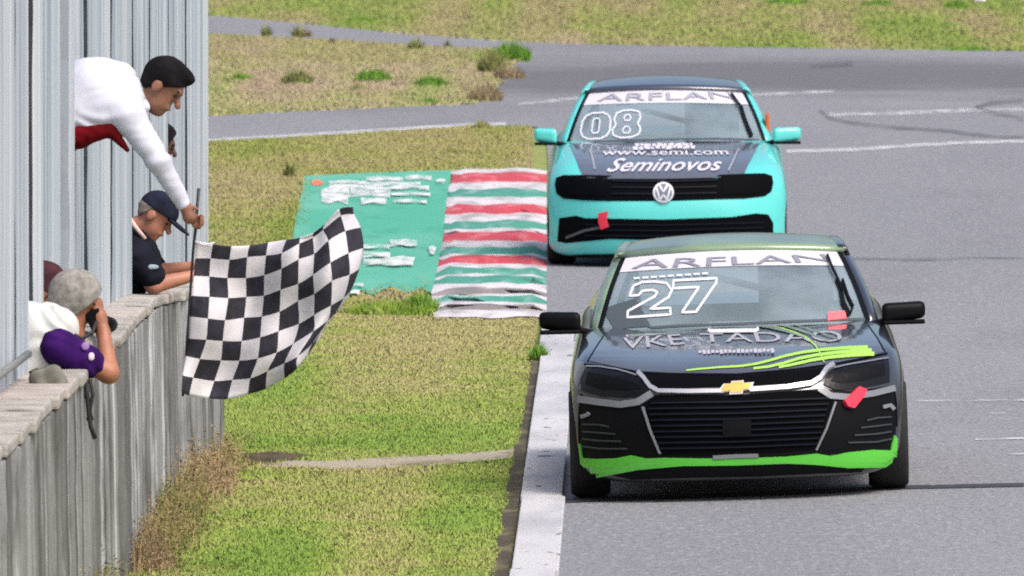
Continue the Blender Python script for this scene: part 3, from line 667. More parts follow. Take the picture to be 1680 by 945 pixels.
STROKES = {'A': [[(0, 0), (.5, 1), (1, 0)]], 'R': [[(0, 0), (0, 1), (.85, 1), (1, .78), (.85, .5), (.1, .5)], [(.5, .5), (1, 0)]], 'F': [[(0, 0), (0, 1), (1, 1)], [(0, .52), (.8, .52)]], 'L': [[(0, 1), (0, 0), (1, 0)]],
           'N': [[(0, 0), (0, 1), (1, 0), (1, 1)]], 'V': [[(0, 1), (.5, 0), (1, 1)]], 'K': [[(0, 0), (0, 1)], [(1, 1), (.1, .5), (1, 0)]], 'E': [[(1, 1), (0, 1), (0, 0), (1, 0)], [(0, .5), (.8, .5)]], 'T': [[(-.15, 1), (1.15, 1)], [(.5, 1), (.5, 0)]],
           'D': [[(0, 0), (0, 1), (.7, 1), (1, .7), (1, .3), (.7, 0), (0, 0)]], 'O': [[(.3, 0), (0, .3), (0, .7), (.3, 1), (.7, 1), (1, .7), (1, .3), (.7, 0), (.3, 0)]],
           'S': [[(1, .85), (.75, 1), (.25, 1), (0, .78), (.2, .55), (.8, .45), (1, .22), (.75, 0), (.25, 0), (0, .15)]], 'M': [[(0, 0), (.1, 1), (.5, .3), (.9, 1), (1, 0)]], 'I': [[(.5, 0), (.5, 1)]], 'W': [[(0, 1), (.25, 0), (.5, .7), (.75, 0), (1, 1)]],
           'e': [[(.05, .5), (.95, .5), (.85, .8), (.5, 1), (.1, .75), (0, .4), (.2, .05), (.6, 0), (.95, .2)]], 'm': [[(0, 0), (0, 1)], [(0, .75), (.25, 1), (.5, .75), (.5, 0)], [(.5, .75), (.75, 1), (1, .75), (1, 0)]], 'i': [[(.5, 0), (.5, .9)], [(.5, 1.25), (.5, 1.4)]],
           'n': [[(0, 0), (0, 1)], [(0, .7), (.4, 1), (.9, .8), (1, 0)]], 'o': [[(.3, 0), (0, .4), (.1, .85), (.5, 1), (.9, .85), (1, .4), (.7, 0), (.3, 0)]], 'v': [[(0, 1), (.5, 0), (1, 1)]], 's': [[(1, .85), (.5, 1), (.05, .78), (.9, .3), (.6, 0), (0, .1)]], 'w': [[(0, 1), (.25, 0), (.5, .8), (.75, 0), (1, 1)]], 'c': [[(1, .85), (.5, 1), (.05, .6), (.1, .2), (.5, 0), (1, .15)]], '.': [[(.4, 0), (.6, .0)]]}
def write(txt, quad, mapf, m, parent, inv, stroke, name='lettering', gap=.28, off=.006, jit=0):
    """letters inside a pixel quad (tl, tr, br, bl)"""
    tl, tr, br_, bl = [Vector(q) for q in quad]; n = len(txt); wl = 1 / (n + gap * (n - 1)); V, Fc = [], []
    for i, ch in enumerate(txt):
        if ch == ' ': continue
        u0 = i * wl * (1 + gap)
        for line in STROKES[ch]:
            pts = []
            for (a, b) in line:
                u = u0 + a * wl; t = tl.lerp(tr, u); bo = bl.lerp(br_, u); p = bo.lerp(t, b); pts.append((p.x, p.y))
            v, f = lay(ribbon(pts, stroke, step=5), mapf, off + .0004 * i, 0); k = len(V); V += v; Fc += [tuple(q + k for q in ff) for ff in f]
    return mesh(name, V, Fc, m, parent, smooth=False, inv=inv)
def vinyl(txt, quad, mapf, m, parent, inv, off=.007, shear=0, name='lettering', bold=0):
    cu = bpy.data.curves.new('text', 'FONT'); cu.body = txt; cu.resolution_u = 3; cu.shear = shear; cu.offset = bold
    ob = bpy.data.objects.new('text', cu); COL.objects.link(ob); me = evaluated(ob); bpy.data.objects.remove(ob)
    bm = bmesh.new(); bm.from_mesh(me); bpy.data.meshes.remove(me); bmesh.ops.triangulate(bm, faces=bm.faces); bmesh.ops.remove_doubles(bm, verts=bm.verts, dist=1e-5)
    xs = [v.co.x for v in bm.verts]; ys = [v.co.y for v in bm.verts]; x0, x1, y0, y1 = min(xs), max(xs), min(ys), max(ys); tl, tr, br_, bl = [Vector(q) for q in quad]
    for k in range(1, 16): bmesh.ops.bisect_plane(bm, geom=list(bm.verts) + list(bm.edges) + list(bm.faces), plane_co=(x0 + (x1 - x0) * k / 16, 0, 0), plane_no=(1, 0, 0))
    for v in bm.verts:
        u, t = (v.co.x - x0) / (x1 - x0), (v.co.y - y0) / (y1 - y0); p = bl.lerp(br_, u).lerp(tl.lerp(tr, u), t); v.co = (p.x, p.y, 0)
    V, Fc = lay(bm, mapf, off, 0); return mesh(name, V, Fc, m, parent, smooth=False, inv=inv)
def multi(name, bms, mapf, m, parent, inv, off=.006, th=0, smooth=False, **k):
    V, Fc = [], []
    for i, b in enumerate(bms):
        v, f = lay(b, mapf, off + i * .0006, th); n = len(V); V += v; Fc += [tuple(q + n for q in ff) for ff in f]
    return mesh(name, V, Fc, m, parent, smooth=smooth, inv=inv, **k)
def outline(pts, quad):
    tl, tr, br_, bl = [Vector(q) for q in quad]; out = []
    for a, b in pts:
        t = tl.lerp(tr, a); bo = bl.lerp(br_, a); p = bo.lerp(t, b); out.append((p.x, p.y))
    return out
D2 = [(.02, .62), (.22, .62), (.32, .74), (.55, .76), (.66, .68), (.6, .56), (0, .18), (0, 0), (.95, 0), (.95, .2), (.5, .2), (.92, .52), (1, .72), (.88, .94), (.6, 1), (.3, 1), (.1, .9)]
D7 = [(.02, 1), (1, 1), (1, .85), (.62, 0), (.28, 0), (.62, .76), (.02, .76)]
D0 = [(.3, 0), (.1, .1), (0, .3), (0, .7), (.1, .9), (.3, 1), (.7, 1), (.9, .9), (1, .7), (1, .3), (.9, .1), (.7, 0)]
D0i = [(.42, .22), (.38, .3), (.38, .7), (.42, .78), (.58, .78), (.62, .7), (.62, .3), (.58, .22)]
D8 = [(.3, 0), (.05, .1), (0, .3), (.12, .5), (.04, .7), (.12, .92), (.35, 1), (.65, 1), (.9, .92), (.96, .7), (.88, .5), (1, .3), (.95, .1), (.7, 0)]
D8a = [(.4, .16), (.36, .28), (.44, .4), (.56, .4), (.64, .28), (.6, .16)]; D8b = [(.42, .62), (.38, .72), (.44, .83), (.56, .83), (.62, .72), (.58, .62)]

def greenhouse(root, W, Rf, beltx, belty, m_pill, m_roof, m_rim_):
    """windscreen, pillars, roof, side and rear glass from edge curves given in car space"""
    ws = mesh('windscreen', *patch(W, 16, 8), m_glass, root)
    # A pillars
    for sg in (-1, 1):
        n = 8; rows = []
        for j in range(n + 1):
            v = j / n; a = Vector(W(sg, v)); rows.append([a + Vector((-sg * .012, -.004, .004)), a + Vector((sg * .022, .010, .006)), a + Vector((sg * .05, .07, -.01)), a + Vector((sg * .055, .13, -.03))])
        V = [p for r_ in rows for p in r_]; Fc = [(j * 4 + i, j * 4 + i + 1, j * 4 + 5 + i, j * 4 + 4 + i) for j in range(n) for i in range(3)]
        o = mesh('pillar', V, Fc if sg > 0 else [f[::-1] for f in Fc], m_pill[0 if sg < 0 else 1], root)
        sol = o.modifiers.new('t', 'SOLIDIFY'); sol.thickness = .02
        # side glass: belt to roof rail
        top = [Vector(W(sg, 1)) + Vector((sg * .05, .12, -.02))] + [Vector(Rf(sg, t)) + Vector((sg * .012, 0, -.03)) for t in (.25, .5, .75, 1)]
        bot = [Vector((sg * beltx, y, z)) for y, z in belty]
        V = []; 
        for a, b in zip(bot, top): V += [a, a.lerp(b, .5) + Vector((sg * .02, 0, 0)), b]
        Fc = [(i * 3 + k, i * 3 + 3 + k, i * 3 + 4 + k, i * 3 + 1 + k) for i in range(4) for k in range(2)]
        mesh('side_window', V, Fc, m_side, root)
    for sg in (-1, 1):
        rows = [[Vector(Rf(sg, v)) + Vector(q) for q in ((-sg * .035, 0, .006), (sg * .006, 0, .004), (sg * .022, 0, -.012), (sg * .03, 0, -.04))] for v in [j / 10 for j in range(11)]]
        V = [p for r_ in rows for p in r_]; Fc = [(j * 4 + i, j * 4 + i + 1, j * 4 + 5 + i, j * 4 + 4 + i) for j in range(10) for i in range(3)]
        o = mesh('roof_rail', V, Fc if sg > 0 else [f[::-1] for f in Fc], m_pill[0 if sg < 0 else 1], root); sol = o.modifiers.new('t', 'SOLIDIFY'); sol.thickness = .012
    V, Fc = patch(Rf, 14, 10); o = mesh('roof', V, Fc, m_roof, root); sol = o.modifiers.new('t', 'SOLIDIFY'); sol.thickness = .03; sol.offset = -1
    return ws

def make_car(cfg):
    root = empty('race_car', cfg['loc'], cfg['label'], 'race car', 'touring cars on the straight', rot=(0, R(cfg['roll']), 0))
    M = M_of(root); INV = M.inverted()
    body, sm = car_body(cfg['st'], root, cfg['paint'], cfg['wheels'], cfg['rake'], cfg['pc'])
    for (wx, wy, rr) in cfg['wheels']:
        for sg in (-1, 1): wheel(root, sg * wx, wy, cfg['tyre_r'], cfg['tyre_w'])
    bpm = mapper([bvh_of(sm, M)])
    ws = greenhouse(root, cfg['W'], cfg['Rf'], cfg['beltx'], cfg['belty'], cfg['pillars'], cfg['roofm'], None)
    wsm = mapper([bvh_of(ws.data, M)])
    # cabin: dash, rear bulkhead, cage, seat
    y0 = cfg['st'][5][0]
    mesh('dashboard', [(-.72, y0 - .02, .80), (.72, y0 - .02, .80), (.74, y0 + .55, .90), (-.74, y0 + .55, .90), (-.74, 3.6, .905), (.74, 3.6, .905)], [(0, 1, 2, 3), (3, 2, 5, 4)], m_inter, root, smooth=False)
    for sg in (-1, 1):
        V, Fc = tube([(sg * .66, y0 + .45, .88), (sg * .60, y0 + .75, 1.05), (sg * .53, y0 + 1.05, 1.19), (sg * .53, y0 + 1.7, 1.2)], .02); mesh('cage_tube', V, Fc, m_cage, root)
    V, Fc = tube([(-.53, y0 + 1.7, .9), (-.53, y0 + 1.7, 1.2), (.53, y0 + 1.7, 1.2), (.53, y0 + 1.7, .9)], .02); mesh('cage_tube', V, Fc, m_cage, root)
    V, Fc = tube([(-.53, y0 + 1.7, 1.18), (.5, y0 + 1.72, .9)], .02); mesh('cage_tube', V, Fc, m_cage, root)
    bm = rbox(.26, .28, .26, .11, (.36, y0 + 1.22, 1.04), seg=4); bm_obj('helmet', bm, mat('helmet_pale', S(170, 172, 176), .3, coat=.5), root, smooth=True)
    bm_obj('seat', rbox(.42, .14, .36, .05, (.36, y0 + 1.45, 1.0), Matrix.Rotation(-.2, 3, 'X')), mat('seat_fabric', S(46, 50, 54), .9), root, smooth=True)
    def uvm(u, v):
        a = Vector(cfg['W'](u, v)); n = (Vector(cfg['W'](u + .01, v)) - a).cross(Vector(cfg['W'](u, v + .01)) - a).normalized()
        return M @ a, (M.to_3x3() @ n)
    bnr = fillpoly([(-.985, cfg['bv']), (.985, cfg['bv']), (.985, .99), (-.985, .99)], xs=[-.9 + .1 * i for i in range(19)], ys=[cfg['bv'] + .04 * i for i in range(1, 7)])
    V, Fc = lay(bnr, uvm, .004, 0); 
    for sg in (-1, 1):
        sl_ = fillpoly([(sg * .965, .0), (sg * 1.0, .0), (sg * 1.0, 1), (sg * .955, 1)], xs=[], ys=[.1 * q for q in range(1, 10)]); V3, F3 = lay(sl_, uvm, .006, 0); mesh('windscreen_seal', V3, F3, m_black, root, smooth=False, inv=INV)
    cfg['banner'] = mesh('windscreen_banner', V, Fc, m_white, root, smooth=False, inv=INV)
    return root, INV, bpm, wsm, body

lerp = lambda a, b, t: a + (b - a) * t
# ------------------------------------------------------------------ the near car
m_graph = mat('graphite_paint', S(34, 34, 40), .25, coat=1, spec=.6); m_lime = mat('lime_paint', S(80, 180, 54), .4, coat=.4); m_lime2 = mat('lime_vinyl', S(158, 206, 84), .5)
m_palegreen = mat('pale_green_wrap', S(118, 142, 112), .3, coat=.6, col2=S(96, 114, 102), scale=2, mixlo=.45, mixhi=.6); m_silver = mat('silver_trim', S(112, 116, 122), .3, coat=.5)
def W1f(u, v): return (lerp(.755, .612, v) * u, lerp(1.66, 2.62, v) + lerp(.30, .12, v) * u * u, lerp(.862, 1.245, v) - lerp(.012, .03, v) * u * u + .03 * math.sin(math.pi * v))
def R1f(u, v): return (lerp(.632, .555, v) * u, lerp(2.60, 4.05, v) + .12 * u * u * (1 - v), 1.252 + .075 * math.sin(math.pi * min(1, v * .80 + .06)) - .05 * v * v - lerp(.03, .05, v) * u * u)
near = dict(loc=(.559, 73.70, .029), roll=-1.7, label='black race car with lime green lip and number 27, nearest the camera', paint=m_graph,
    st=[(0.0, .10, .83, .885, .80, .655, .665), (.20, .11, .85, .905, .83, .72, .715), (.5, .16, .85, .915, .84, .775, .755), (.85, .18, .85, .918, .83, .81, .79), (1.3, .18, .84, .91, .825, .84, .828), (1.78, .18, .84, .905, .83, .865, .852), (2.6, .18, .84, .90, .83, .875, .86), (3.5, .18, .84, .895, .82, .885, .87), (4.1, .2, .81, .885, .80, .92, .93), (4.45, .28, .76, .85, .75, .90, .93)],
    wheels=[(.81, .80, .345), (.80, 3.40, .345)], tyre_r=.30, tyre_w=.215, rake=lambda z: .10 * max(0, (z - .40) / .28) ** 2 + .02 * max(0, (.36 - z) / .25) ** 2, pc=lambda x: .44 * (x / .9) ** 3.3,
    W=W1f, Rf=R1f, bv=.73, beltx=.80, belty=[(2.0, .86), (2.5, .87), (3.1, .88), (3.6, .89), (4.1, .92)], pillars=(m_palegreen, m_graph), roofm=m_palegreen)
car1, I1, B1, S1, body1 = make_car(near)
def P1(name, poly, m, off=.005, th=.02, step=9, parent=car1, mp=B1, smooth=True, **k):
    V, Fc = lay(fillpoly(poly, step=step), mp, off, th); return mesh(name, V, Fc, m, parent, smooth=False, inv=I1, **k)
m_hood_sheen = mat('graphite_sky_sheen', S(70, 71, 79), .28, coat=1, spec=.6)  # paler copy of the body graphite: sky reflection put into the base colour
P1('hood', [(966, 592), (976, 574), (990, 553), (1040, 549), (1120, 544), (1208, 540), (1300, 536), (1380, 533), (1422, 532), (1440, 554), (1452, 577), (1420, 586), (1366, 597), (1300, 606), (1208, 613), (1100, 612), (1046, 609), (1000, 600)], m_hood_sheen, .002, 0)
P1('bumper', [(953, 650), (985, 654), (1020, 657), (1070, 648), (1208, 648), (1340, 638), (1400, 642), (1466, 632), (1470, 680), (1468, 740), (1340, 748), (1208, 754), (1080, 754), (957, 752), (950, 700)], m_black, .002, 0)
# main grille, upper grille, corner intakes
g = P1('grille', [(1056, 668), (1075, 650), (1110, 648), (1208, 650), (1320, 640), (1350, 642), (1368, 660), (1352, 706), (1338, 738), (1280, 742), (1208, 746), (1140, 747), (1086, 746), (1068, 706)], m_dark, .004, .03)
for i in range(9):
    y = 660 + i * 9.2; t = i / 9; xl = lerp(1062, 1084, t) if y > 668 else 1070; xr = lerp(1360, 1340, t)
    V, Fc = lay(ribbon([(xl, y + 2), (1208, y), (xr, y - 6)], 2.6, step=14), B1, .014, .012); mesh('slat', V, Fc, m_slat, g, smooth=False, inv=I1)
bm = fillpoly([(1186, 690), (1232, 689), (1232, 716), (1186, 717)], step=12); V, Fc = lay(bm, B1, .018, .02); mesh('radar_cover', V, Fc, m_black, g, smooth=False, inv=I1)
P1('upper_grille', [(1048, 614), (1110, 616), (1208, 618), (1300, 610), (1364, 602), (1350, 618), (1334, 627), (1208, 634), (1080, 638), (1062, 626)], m_dark, .004, .03)
for sgn, pl in ((0, [(954, 668), (1000, 672), (1050, 672), (1064, 706), (1082, 748), (1030, 745), (990, 742), (962, 738), (952, 700)]), (1, [(1374, 664), (1420, 660), (1455, 652), (1468, 690), (1464, 722), (1420, 732), (1380, 736), (1342, 742), (1358, 706)])):
    q = P1('corner_intake', pl, m_black, .004, .03)
    for k in range(4):
        y = (696 + k * 12) if sgn == 0 else (684 + k * 12)
        pts = [(958, y), (985, y + 1 + k), (1000 + 10 * k, y + 4)] if sgn == 0 else [(1460, y), (1436, y + 2 + k), (1420 - 10 * k, y + 6)]
        V, Fc = lay(ribbon(pts, 2.5, step=8), B1, .014, .012); mesh('slat', V, Fc, mat('intake_slat', S(44, 52, 58), .5), q, smooth=False, inv=I1)
    y = 684 if sgn == 0 else 668
    pts = [(956, y), (966, y - 3), (969, y - 6)] if sgn == 0 else [(1446, y), (1458, y - 3), (1464, y + 4)]
    V, Fc = lay(ribbon(pts, 6, step=5), B1, .016, .01); mesh('marker_lamp', V, Fc, m_silver, q, smooth=False, inv=I1)
# silver lines beside the grille and the bar under the lamps
for nm, pts, wd, mm in (('grille_trim', [(1056, 668), (1068, 706), (1084, 744)], 3, m_silver), ('grille_trim', [(1369, 660), (1354, 704), (1338, 738)], 3, m_silver),
                        ('lamp_bar', [(950, 655), (985, 660), (1020, 664), (1048, 660), (1071, 646)], 11, m_silver), ('lamp_bar', [(1343, 638), (1362, 650), (1390, 652), (1430, 646), (1466, 637)], 10, m_silver),
                        ('chrome_wing', [(1047, 614), (1058, 624), (1068, 636), (1082, 643), (1130, 644), (1186, 643)], 6, m_chrome), ('chrome_wing', [(1230, 641), (1290, 637), (1330, 631), (1345, 622), (1356, 608), (1368, 601)], 6.5, m_chrome),
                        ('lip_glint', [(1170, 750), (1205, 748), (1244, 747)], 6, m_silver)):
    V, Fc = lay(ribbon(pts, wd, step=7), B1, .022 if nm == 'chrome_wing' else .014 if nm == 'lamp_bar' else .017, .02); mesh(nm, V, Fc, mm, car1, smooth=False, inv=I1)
# badge
bow = [(1184, 640), (1190, 634), (1200, 634), (1201, 631), (1219, 630), (1219, 633), (1234, 632), (1228, 641), (1218, 642), (1217, 646), (1198, 647), (1199, 643), (1186, 645)]
bd = P1('badge', [((x - 1209) * 1.12 + 1209, (y - 638.5) * 1.25 + 638.5) for x, y in bow], m_chrome, .022, .02, step=8); V, Fc = lay(fillpoly(bow, step=8), B1, .026, .01); mesh('badge_face', V, Fc, m_gold, bd, smooth=False, inv=I1)
# lamps
for pl, inner in (([(963, 600), (985, 601), (1015, 606), (1046, 615), (1060, 628), (1070, 643), (1048, 650), (1020, 653), (985, 650), (955, 641), (954, 622)], [(966, 612), (1000, 618), (1040, 628), (1054, 638), (1030, 641), (990, 640), (962, 632)]),
                  ([(1368, 603), (1390, 598), (1425, 592), (1456, 586), (1458, 606), (1458, 628), (1430, 634), (1396, 640), (1370, 640), (1350, 631), (1356, 616)], [(1372, 612), (1410, 603), (1450, 598), (1450, 616), (1420, 624), (1380, 630), (1362, 626)])):
    hl = P1('headlight', pl, m_lens, .008, .03); V, Fc = lay(fillpoly(inner, step=9), B1, .011, .0); mesh('lamp_cover', V, Fc, m_black, hl, smooth=False, inv=I1)
    top = pl[:4]
    V, Fc = lay(ribbon([(q[0], q[1] + 3) for q in top], 2.2, step=6), B1, .013, 0); mesh('lamp_edge', V, Fc, m_silver, hl, smooth=False, inv=I1)
# lime lip and black underlip
P1('front_lip', [(953, 728), (957, 751), (975, 753), (1010, 752), (1035, 747), (1060, 752), (1090, 751), (1150, 752), (1208, 752), (1290, 749), (1340, 744), (1362, 748), (1390, 742), (1430, 738), (1460, 739), (1466, 714), (1470, 720), (1467, 764), (1440, 766), (1390, 767), (1340, 762), (1290, 760), (1208, 763), (1120, 764), (1050, 770), (1000, 779), (960, 784), (955, 760)], m_lime, .012, .05)
P1('under_lip', [(1002, 779), (1050, 770), (1120, 764), (1208, 763), (1290, 760), (1340, 762), (1418, 767), (1412, 774), (1340, 776), (1240, 781), (1130, 783), (1040, 786)], m_black, .006, .04)
# hood shut line, decals
V, Fc = lay(ribbon([(958, 598), (1000, 602), (1046, 611), (1100, 614), (1208, 615), (1300, 607), (1366, 598), (1420, 588), (1456, 580)], 3, step=10), B1, .003, 0); mesh('hood_gap', V, Fc, m_dark, car1, smooth=False, inv=I1)
for pts in ([(964, 594), (975, 575), (990, 552)], [(1452, 578), (1440, 556), (1424, 534)], [(954, 646), (951, 672), (950, 700), (951, 728)], [(1466, 632), (1470, 660), (1471, 700)]):
    V, Fc = lay(ribbon(pts, 2, step=6), B1, .003, 0); mesh('panel_gap', V, Fc, m_dark, car1, smooth=False, inv=I1)
for i, (pts, wd) in enumerate((([(1126, 609), (1150, 606.5), (1180, 604), (1215, 602), (1240, 598.5), (1262, 593), (1290, 585), (1316, 579.5), (1350, 575), (1390, 572), (1424, 571)], lambda t: 2.5 + 3.5 * t), ([(1236, 606), (1262, 603), (1285, 597.5), (1310, 590), (1340, 584), (1372, 580), (1404, 577.5), (1430, 576.5)], lambda t: 3.5 + 3 * t), ([(1278, 604), (1300, 600), (1330, 593), (1360, 588), (1400, 584), (1434, 582)], lambda t: 4 + 2.5 * t), ([(1262, 536), (1285, 541), (1306, 548), (1325, 557), (1338, 569), (1346, 582), (1352, 596)], 2.2), ([(1240, 534), (1262, 538), (1290, 545), (1320, 556)], lambda t: 7 - 5 * t), ([(1280, 534), (1320, 546), (1360, 562)], lambda t: 5 - 3 * t), ([(1300, 534), (1340, 546), (1378, 560)], 2), ([(1040, 553), (1100, 549), (1150, 546)], lambda t: 4 - 3 * t))):
    V, Fc = lay(ribbon(pts, wd, step=10), B1, .006 + .0006 * i, 0); mesh('hood_stripe', V, Fc, m_lime2 if i < 4 else m_palegreen, car1, smooth=False, inv=I1)
vinyl('VKE', [(1022, 556), (1116, 550), (1124, 566), (1020, 575)], B1, m_hoodink, car1, I1)
vinyl('TADAO', [(1148, 549), (1376, 544), (1386, 562), (1150, 563)], B1, m_hoodink, car1, I1)
multi('emblem', [ribbon([(1162, 533), (1243, 531)], 6), ribbon([(1164, 533), (1163, 546)], 4), ribbon([(1243, 531), (1243, 545)], 4), ribbon([(1164, 545), (1242, 544)], 6)], B1, mat('emblem_white', S(214, 214, 224), .5), car1, I1)
multi('small_print', [ribbon([(1146 + 7 * i, 579 + (i % 3) * .7), (1151 + 7 * i, 578.5)], 4 + (i * 7 % 4)) for i in range(18)], B1, mat('print_grey', S(176, 170, 184), .6), car1, I1)
# windscreen banner, number and small items
def PS(name, poly, m, off=.005, parent=car1, inv=I1, mp=S1, step=10, th=0):
    V, Fc = lay(fillpoly(poly, step=step), mp, off, th); return mesh(name, V, Fc, m, parent, smooth=False, inv=inv)
bn = near['banner']
vinyl('ARFLAN', [(1046, 428), (1352, 419), (1364, 431), (1036, 443)], S1, m_grey_ink, bn, I1, .010)
multi('race_number', [ribbon(outline(D2, [(1033, 465), (1102, 462), (1104, 517), (1030, 522)]), 4.0, True), ribbon(outline(D7, [(1104, 462), (1176, 458), (1168, 512), (1100, 515)]), 4.0, True)], S1, m_numink, car1, I1, off=.006)
multi('driver_name', [ribbon([(1040 + 14 * i, 458 - .8 * i), (1050 + 14 * i, 457.5 - .8 * i)], 3.5) for i in range(9)], S1, mat('name_grey', S(196, 204, 208), .6), car1, I1, off=.006)
V, Fc = lay(ribbon([(1356, 424), (1362, 440), (1372, 462), (1380, 482)], 3, step=6), S1, .03, .012); wp = mesh('wiper', V, Fc, m_black, car1, smooth=False, inv=I1)
V, Fc = lay(ribbon([(1372, 462), (1378, 476), (1382, 500), (1392, 520)], 6, step=6), S1, .022, .02); mesh('wiper_arm', V, Fc, m_black, wp, smooth=False, inv=I1)
V, Fc = lay(ribbon([(1381, 462), (1390, 490), (1398, 506), (1394, 518)], 3, step=6), S1, .022, .02); mesh('wiper_arm', V, Fc, m_black, wp, smooth=False, inv=I1)
PS('cutoff_sticker', [(1357, 515), (1386, 512), (1388, 525), (1357, 528)], m_redpink, .012, th=.01)
V, Fc = lay(ribbon([(1388, 652), (1397, 653), (1415, 645)], 1, step=6), B1, .03, 0)
P1('tow_strap', [(1381, 660), (1404, 636), (1416, 641), (1413, 650), (1396, 671), (1386, 668)], m_red, .035, .03)
V, Fc = lay(ribbon([(988, 546), (1040, 540), (1120, 535), (1208, 532), (1300, 528), (1380, 525), (1422, 524)], 4, step=10), S1, .004, 0); mesh('cowl_seal', V, Fc, mat('cowl_grey', S(70, 78, 84), .5), car1, smooth=False, inv=I1)
def mirror(root, x0, x1, y, z, h, m, arm):
    s = 1 if x1 > 0 else -1; c = (x0 + x1) / 2; wd = abs(x1 - x0)
    def tp(v):
        o = v.x * s / wd + .5          # 0 inner .. 1 outer
        k = 1 - .30 * o if v.z < 0 else 1 - .12 * o
        return Vector((v.x, v.y * (1 if v.y > 0 else .7) + .05 * o, v.z * k + (.012 * o)))
    mi = bm_obj('mirror', rbox(wd, .16, h, .035, (c, y, z), seg=3, taper=tp), m, root, smooth=True)
    bm_obj('mirror_arm', rbox(.14, .07, .035, .012, (x0 - s * .02, y + .02, z - h * .42), Matrix.Rotation(s * -.25, 3, 'Y')), arm, mi)
    bm_obj('mirror_shell', rbox(wd * .96, .10, .022, .008, (c, y - .035, z - h * .40)), arm, mi)
mirror(car1, -.845, -1.075, 1.78, .905, .115, m_black, m_black); mirror(car1, .815, 1.055, 1.78, .905, .115, m_black, m_black)

# ------------------------------------------------------------------ the far car
m_teal = mat('turquoise_paint', S(86, 200, 196), .35, coat=.7); m_hood2 = mat('hood_wrap', S(84, 86, 98), .32, coat=.9); m_roof2 = mat('dark_roof', S(52, 58, 74), .25, coat=.8)
def W2f(u, v): return (lerp(.765, .615, v) * u, lerp(1.62, 2.60, v) + lerp(.30, .14, v) * u * u, lerp(.900, 1.262, v) - lerp(.012, .028, v) * u * u + .03 * math.sin(math.pi * v))
def R2f(u, v): return (lerp(.632, .53, v) * u, lerp(2.58, 3.85, v) + .14 * u * u * (1 - v), 1.270 + .10 * math.sin(math.pi * min(1, v * .62 + .06)) - .03 * v * v - lerp(.028, .06, v) * u * u)
farc = dict(loc=(.226, 103.4, .002), roll=-.3, label='turquoise race car with dark hood and number 08, behind the black car', paint=m_teal,
    st=[(0.0, .06, .90, .905, .80, .665, .675), (.20, .08, .91, .915, .80, .715, .712), (.5, .12, .87, .915, .79, .775, .765), (.85, .16, .87, .912, .775, .82, .81), (1.3, .16, .86, .905, .775, .86, .855), (1.76, .16, .86, .90, .80, .892, .888), (2.6, .16, .86, .91, .83, .905, .895), (3.2, .16, .86, .905, .82, .915, .90), (3.75, .2, .82, .89, .80, .94, .94), (4.05, .28, .78, .86, .76, .92, .94)],
    wheels=[(.80, .80, .345), (.80, 3.30, .345)], tyre_r=.30, tyre_w=.215, rake=lambda z: .08 * max(0, (z - .45) / .22) ** 2 + .04 * max(0, (.3 - z) / .2) ** 2, pc=lambda x: .42 * (x / .9) ** 3.8,
    W=W2f, Rf=R2f, bv=.68, beltx=.80, belty=[(2.0, .89), (2.5, .90), (3.0, .91), (3.4, .92), (3.8, .94)], pillars=(m_teal, m_teal), roofm=m_roof2)
car2, I2, B2, S2, body2 = make_car(farc)
def P2(name, poly, m, off=.005, th=.02, step=8, parent=car2, mp=B2):
    V, Fc = lay(fillpoly(poly, step=step), mp, off, th); return mesh(name, V, Fc, m, parent, smooth=False, inv=I2)
P2('hood', [(934, 237), (980, 233), (1040, 231), (1100, 230), (1180, 231), (1246, 236), (1240, 248), (1230, 266), (1220, 288), (1180, 292), (1090, 294), (1000, 294), (957, 292), (948, 270), (941, 252)], m_hood2, .005, 0)
gs = P2('grille', [(996, 289), (1090, 291), (1184, 287), (1184, 327), (1090, 330), (996, 330)], m_dark, .003, .03)
for i in range(3):
    V, Fc = lay(ribbon([(1004, 298 + i * 10), (1090, 299 + i * 10), (1176, 297 + i * 10)], 2, step=14), B2, .014, .01); mesh('slat', V, Fc, m_slat, gs, smooth=False, inv=I2)
for pl, inn in (([(1003, 289), (1003, 330), (960, 329), (925, 326), (914, 318), (911, 304), (913, 292), (925, 288), (960, 288)], [(995, 296), (995, 322), (940, 320), (921, 312), (921, 297)]), ([(1177, 288), (1177, 327), (1220, 326), (1254, 322), (1265, 314), (1268, 300), (1266, 289), (1254, 285), (1220, 286)], [(1185, 294), (1185, 320), (1240, 317), (1258, 309), (1258, 293)])):
    hl = P2('headlight', pl, m_dark, .006, .008); V, Fc = lay(fillpoly(inn, step=9), B2, .011, 0); mesh('lamp_cover', V, Fc, m_dark, hl, smooth=False, inv=I2)
cx2, cy2 = 1088.5, 317
circ = lambda r_, n=28: [(cx2 + r_ * math.cos(2 * math.pi * i / n), cy2 + r_ * .95 * math.sin(2 * math.pi * i / n)) for i in range(n)]
bdg = P2('badge', circ(17), mat('badge_dark', S(92, 100, 116), .3, metal=.5), .016, .02)
multi('badge_ring', [ribbon(circ(15.5), 3, True), ribbon([(1081, 304), (1088.5, 316), (1096, 304)], 3), ribbon([(1077, 309), (1083, 329), (1088.5, 320), (1094, 329), (1100, 309)], 3)], B2, m_chrome, bdg, I2, off=.018, th=.006)
it = P2('lower_intake', [(918, 358), (945, 354), (960, 358), (1090, 360), (1200, 356), (1240, 350), (1260, 352), (1268, 366), (1268, 388), (1200, 392), (1090, 394), (1000, 392), (930, 399), (915, 396)], m_dark, .005, .03)
for i in range(3):
    V, Fc = lay(ribbon([(960, 368 + i * 9), (1090, 369 + i * 9), (1250, 365 + i * 8)], 2, step=14), B2, .012, .01); mesh('slat', V, Fc, m_slat, it, smooth=False, inv=I2)
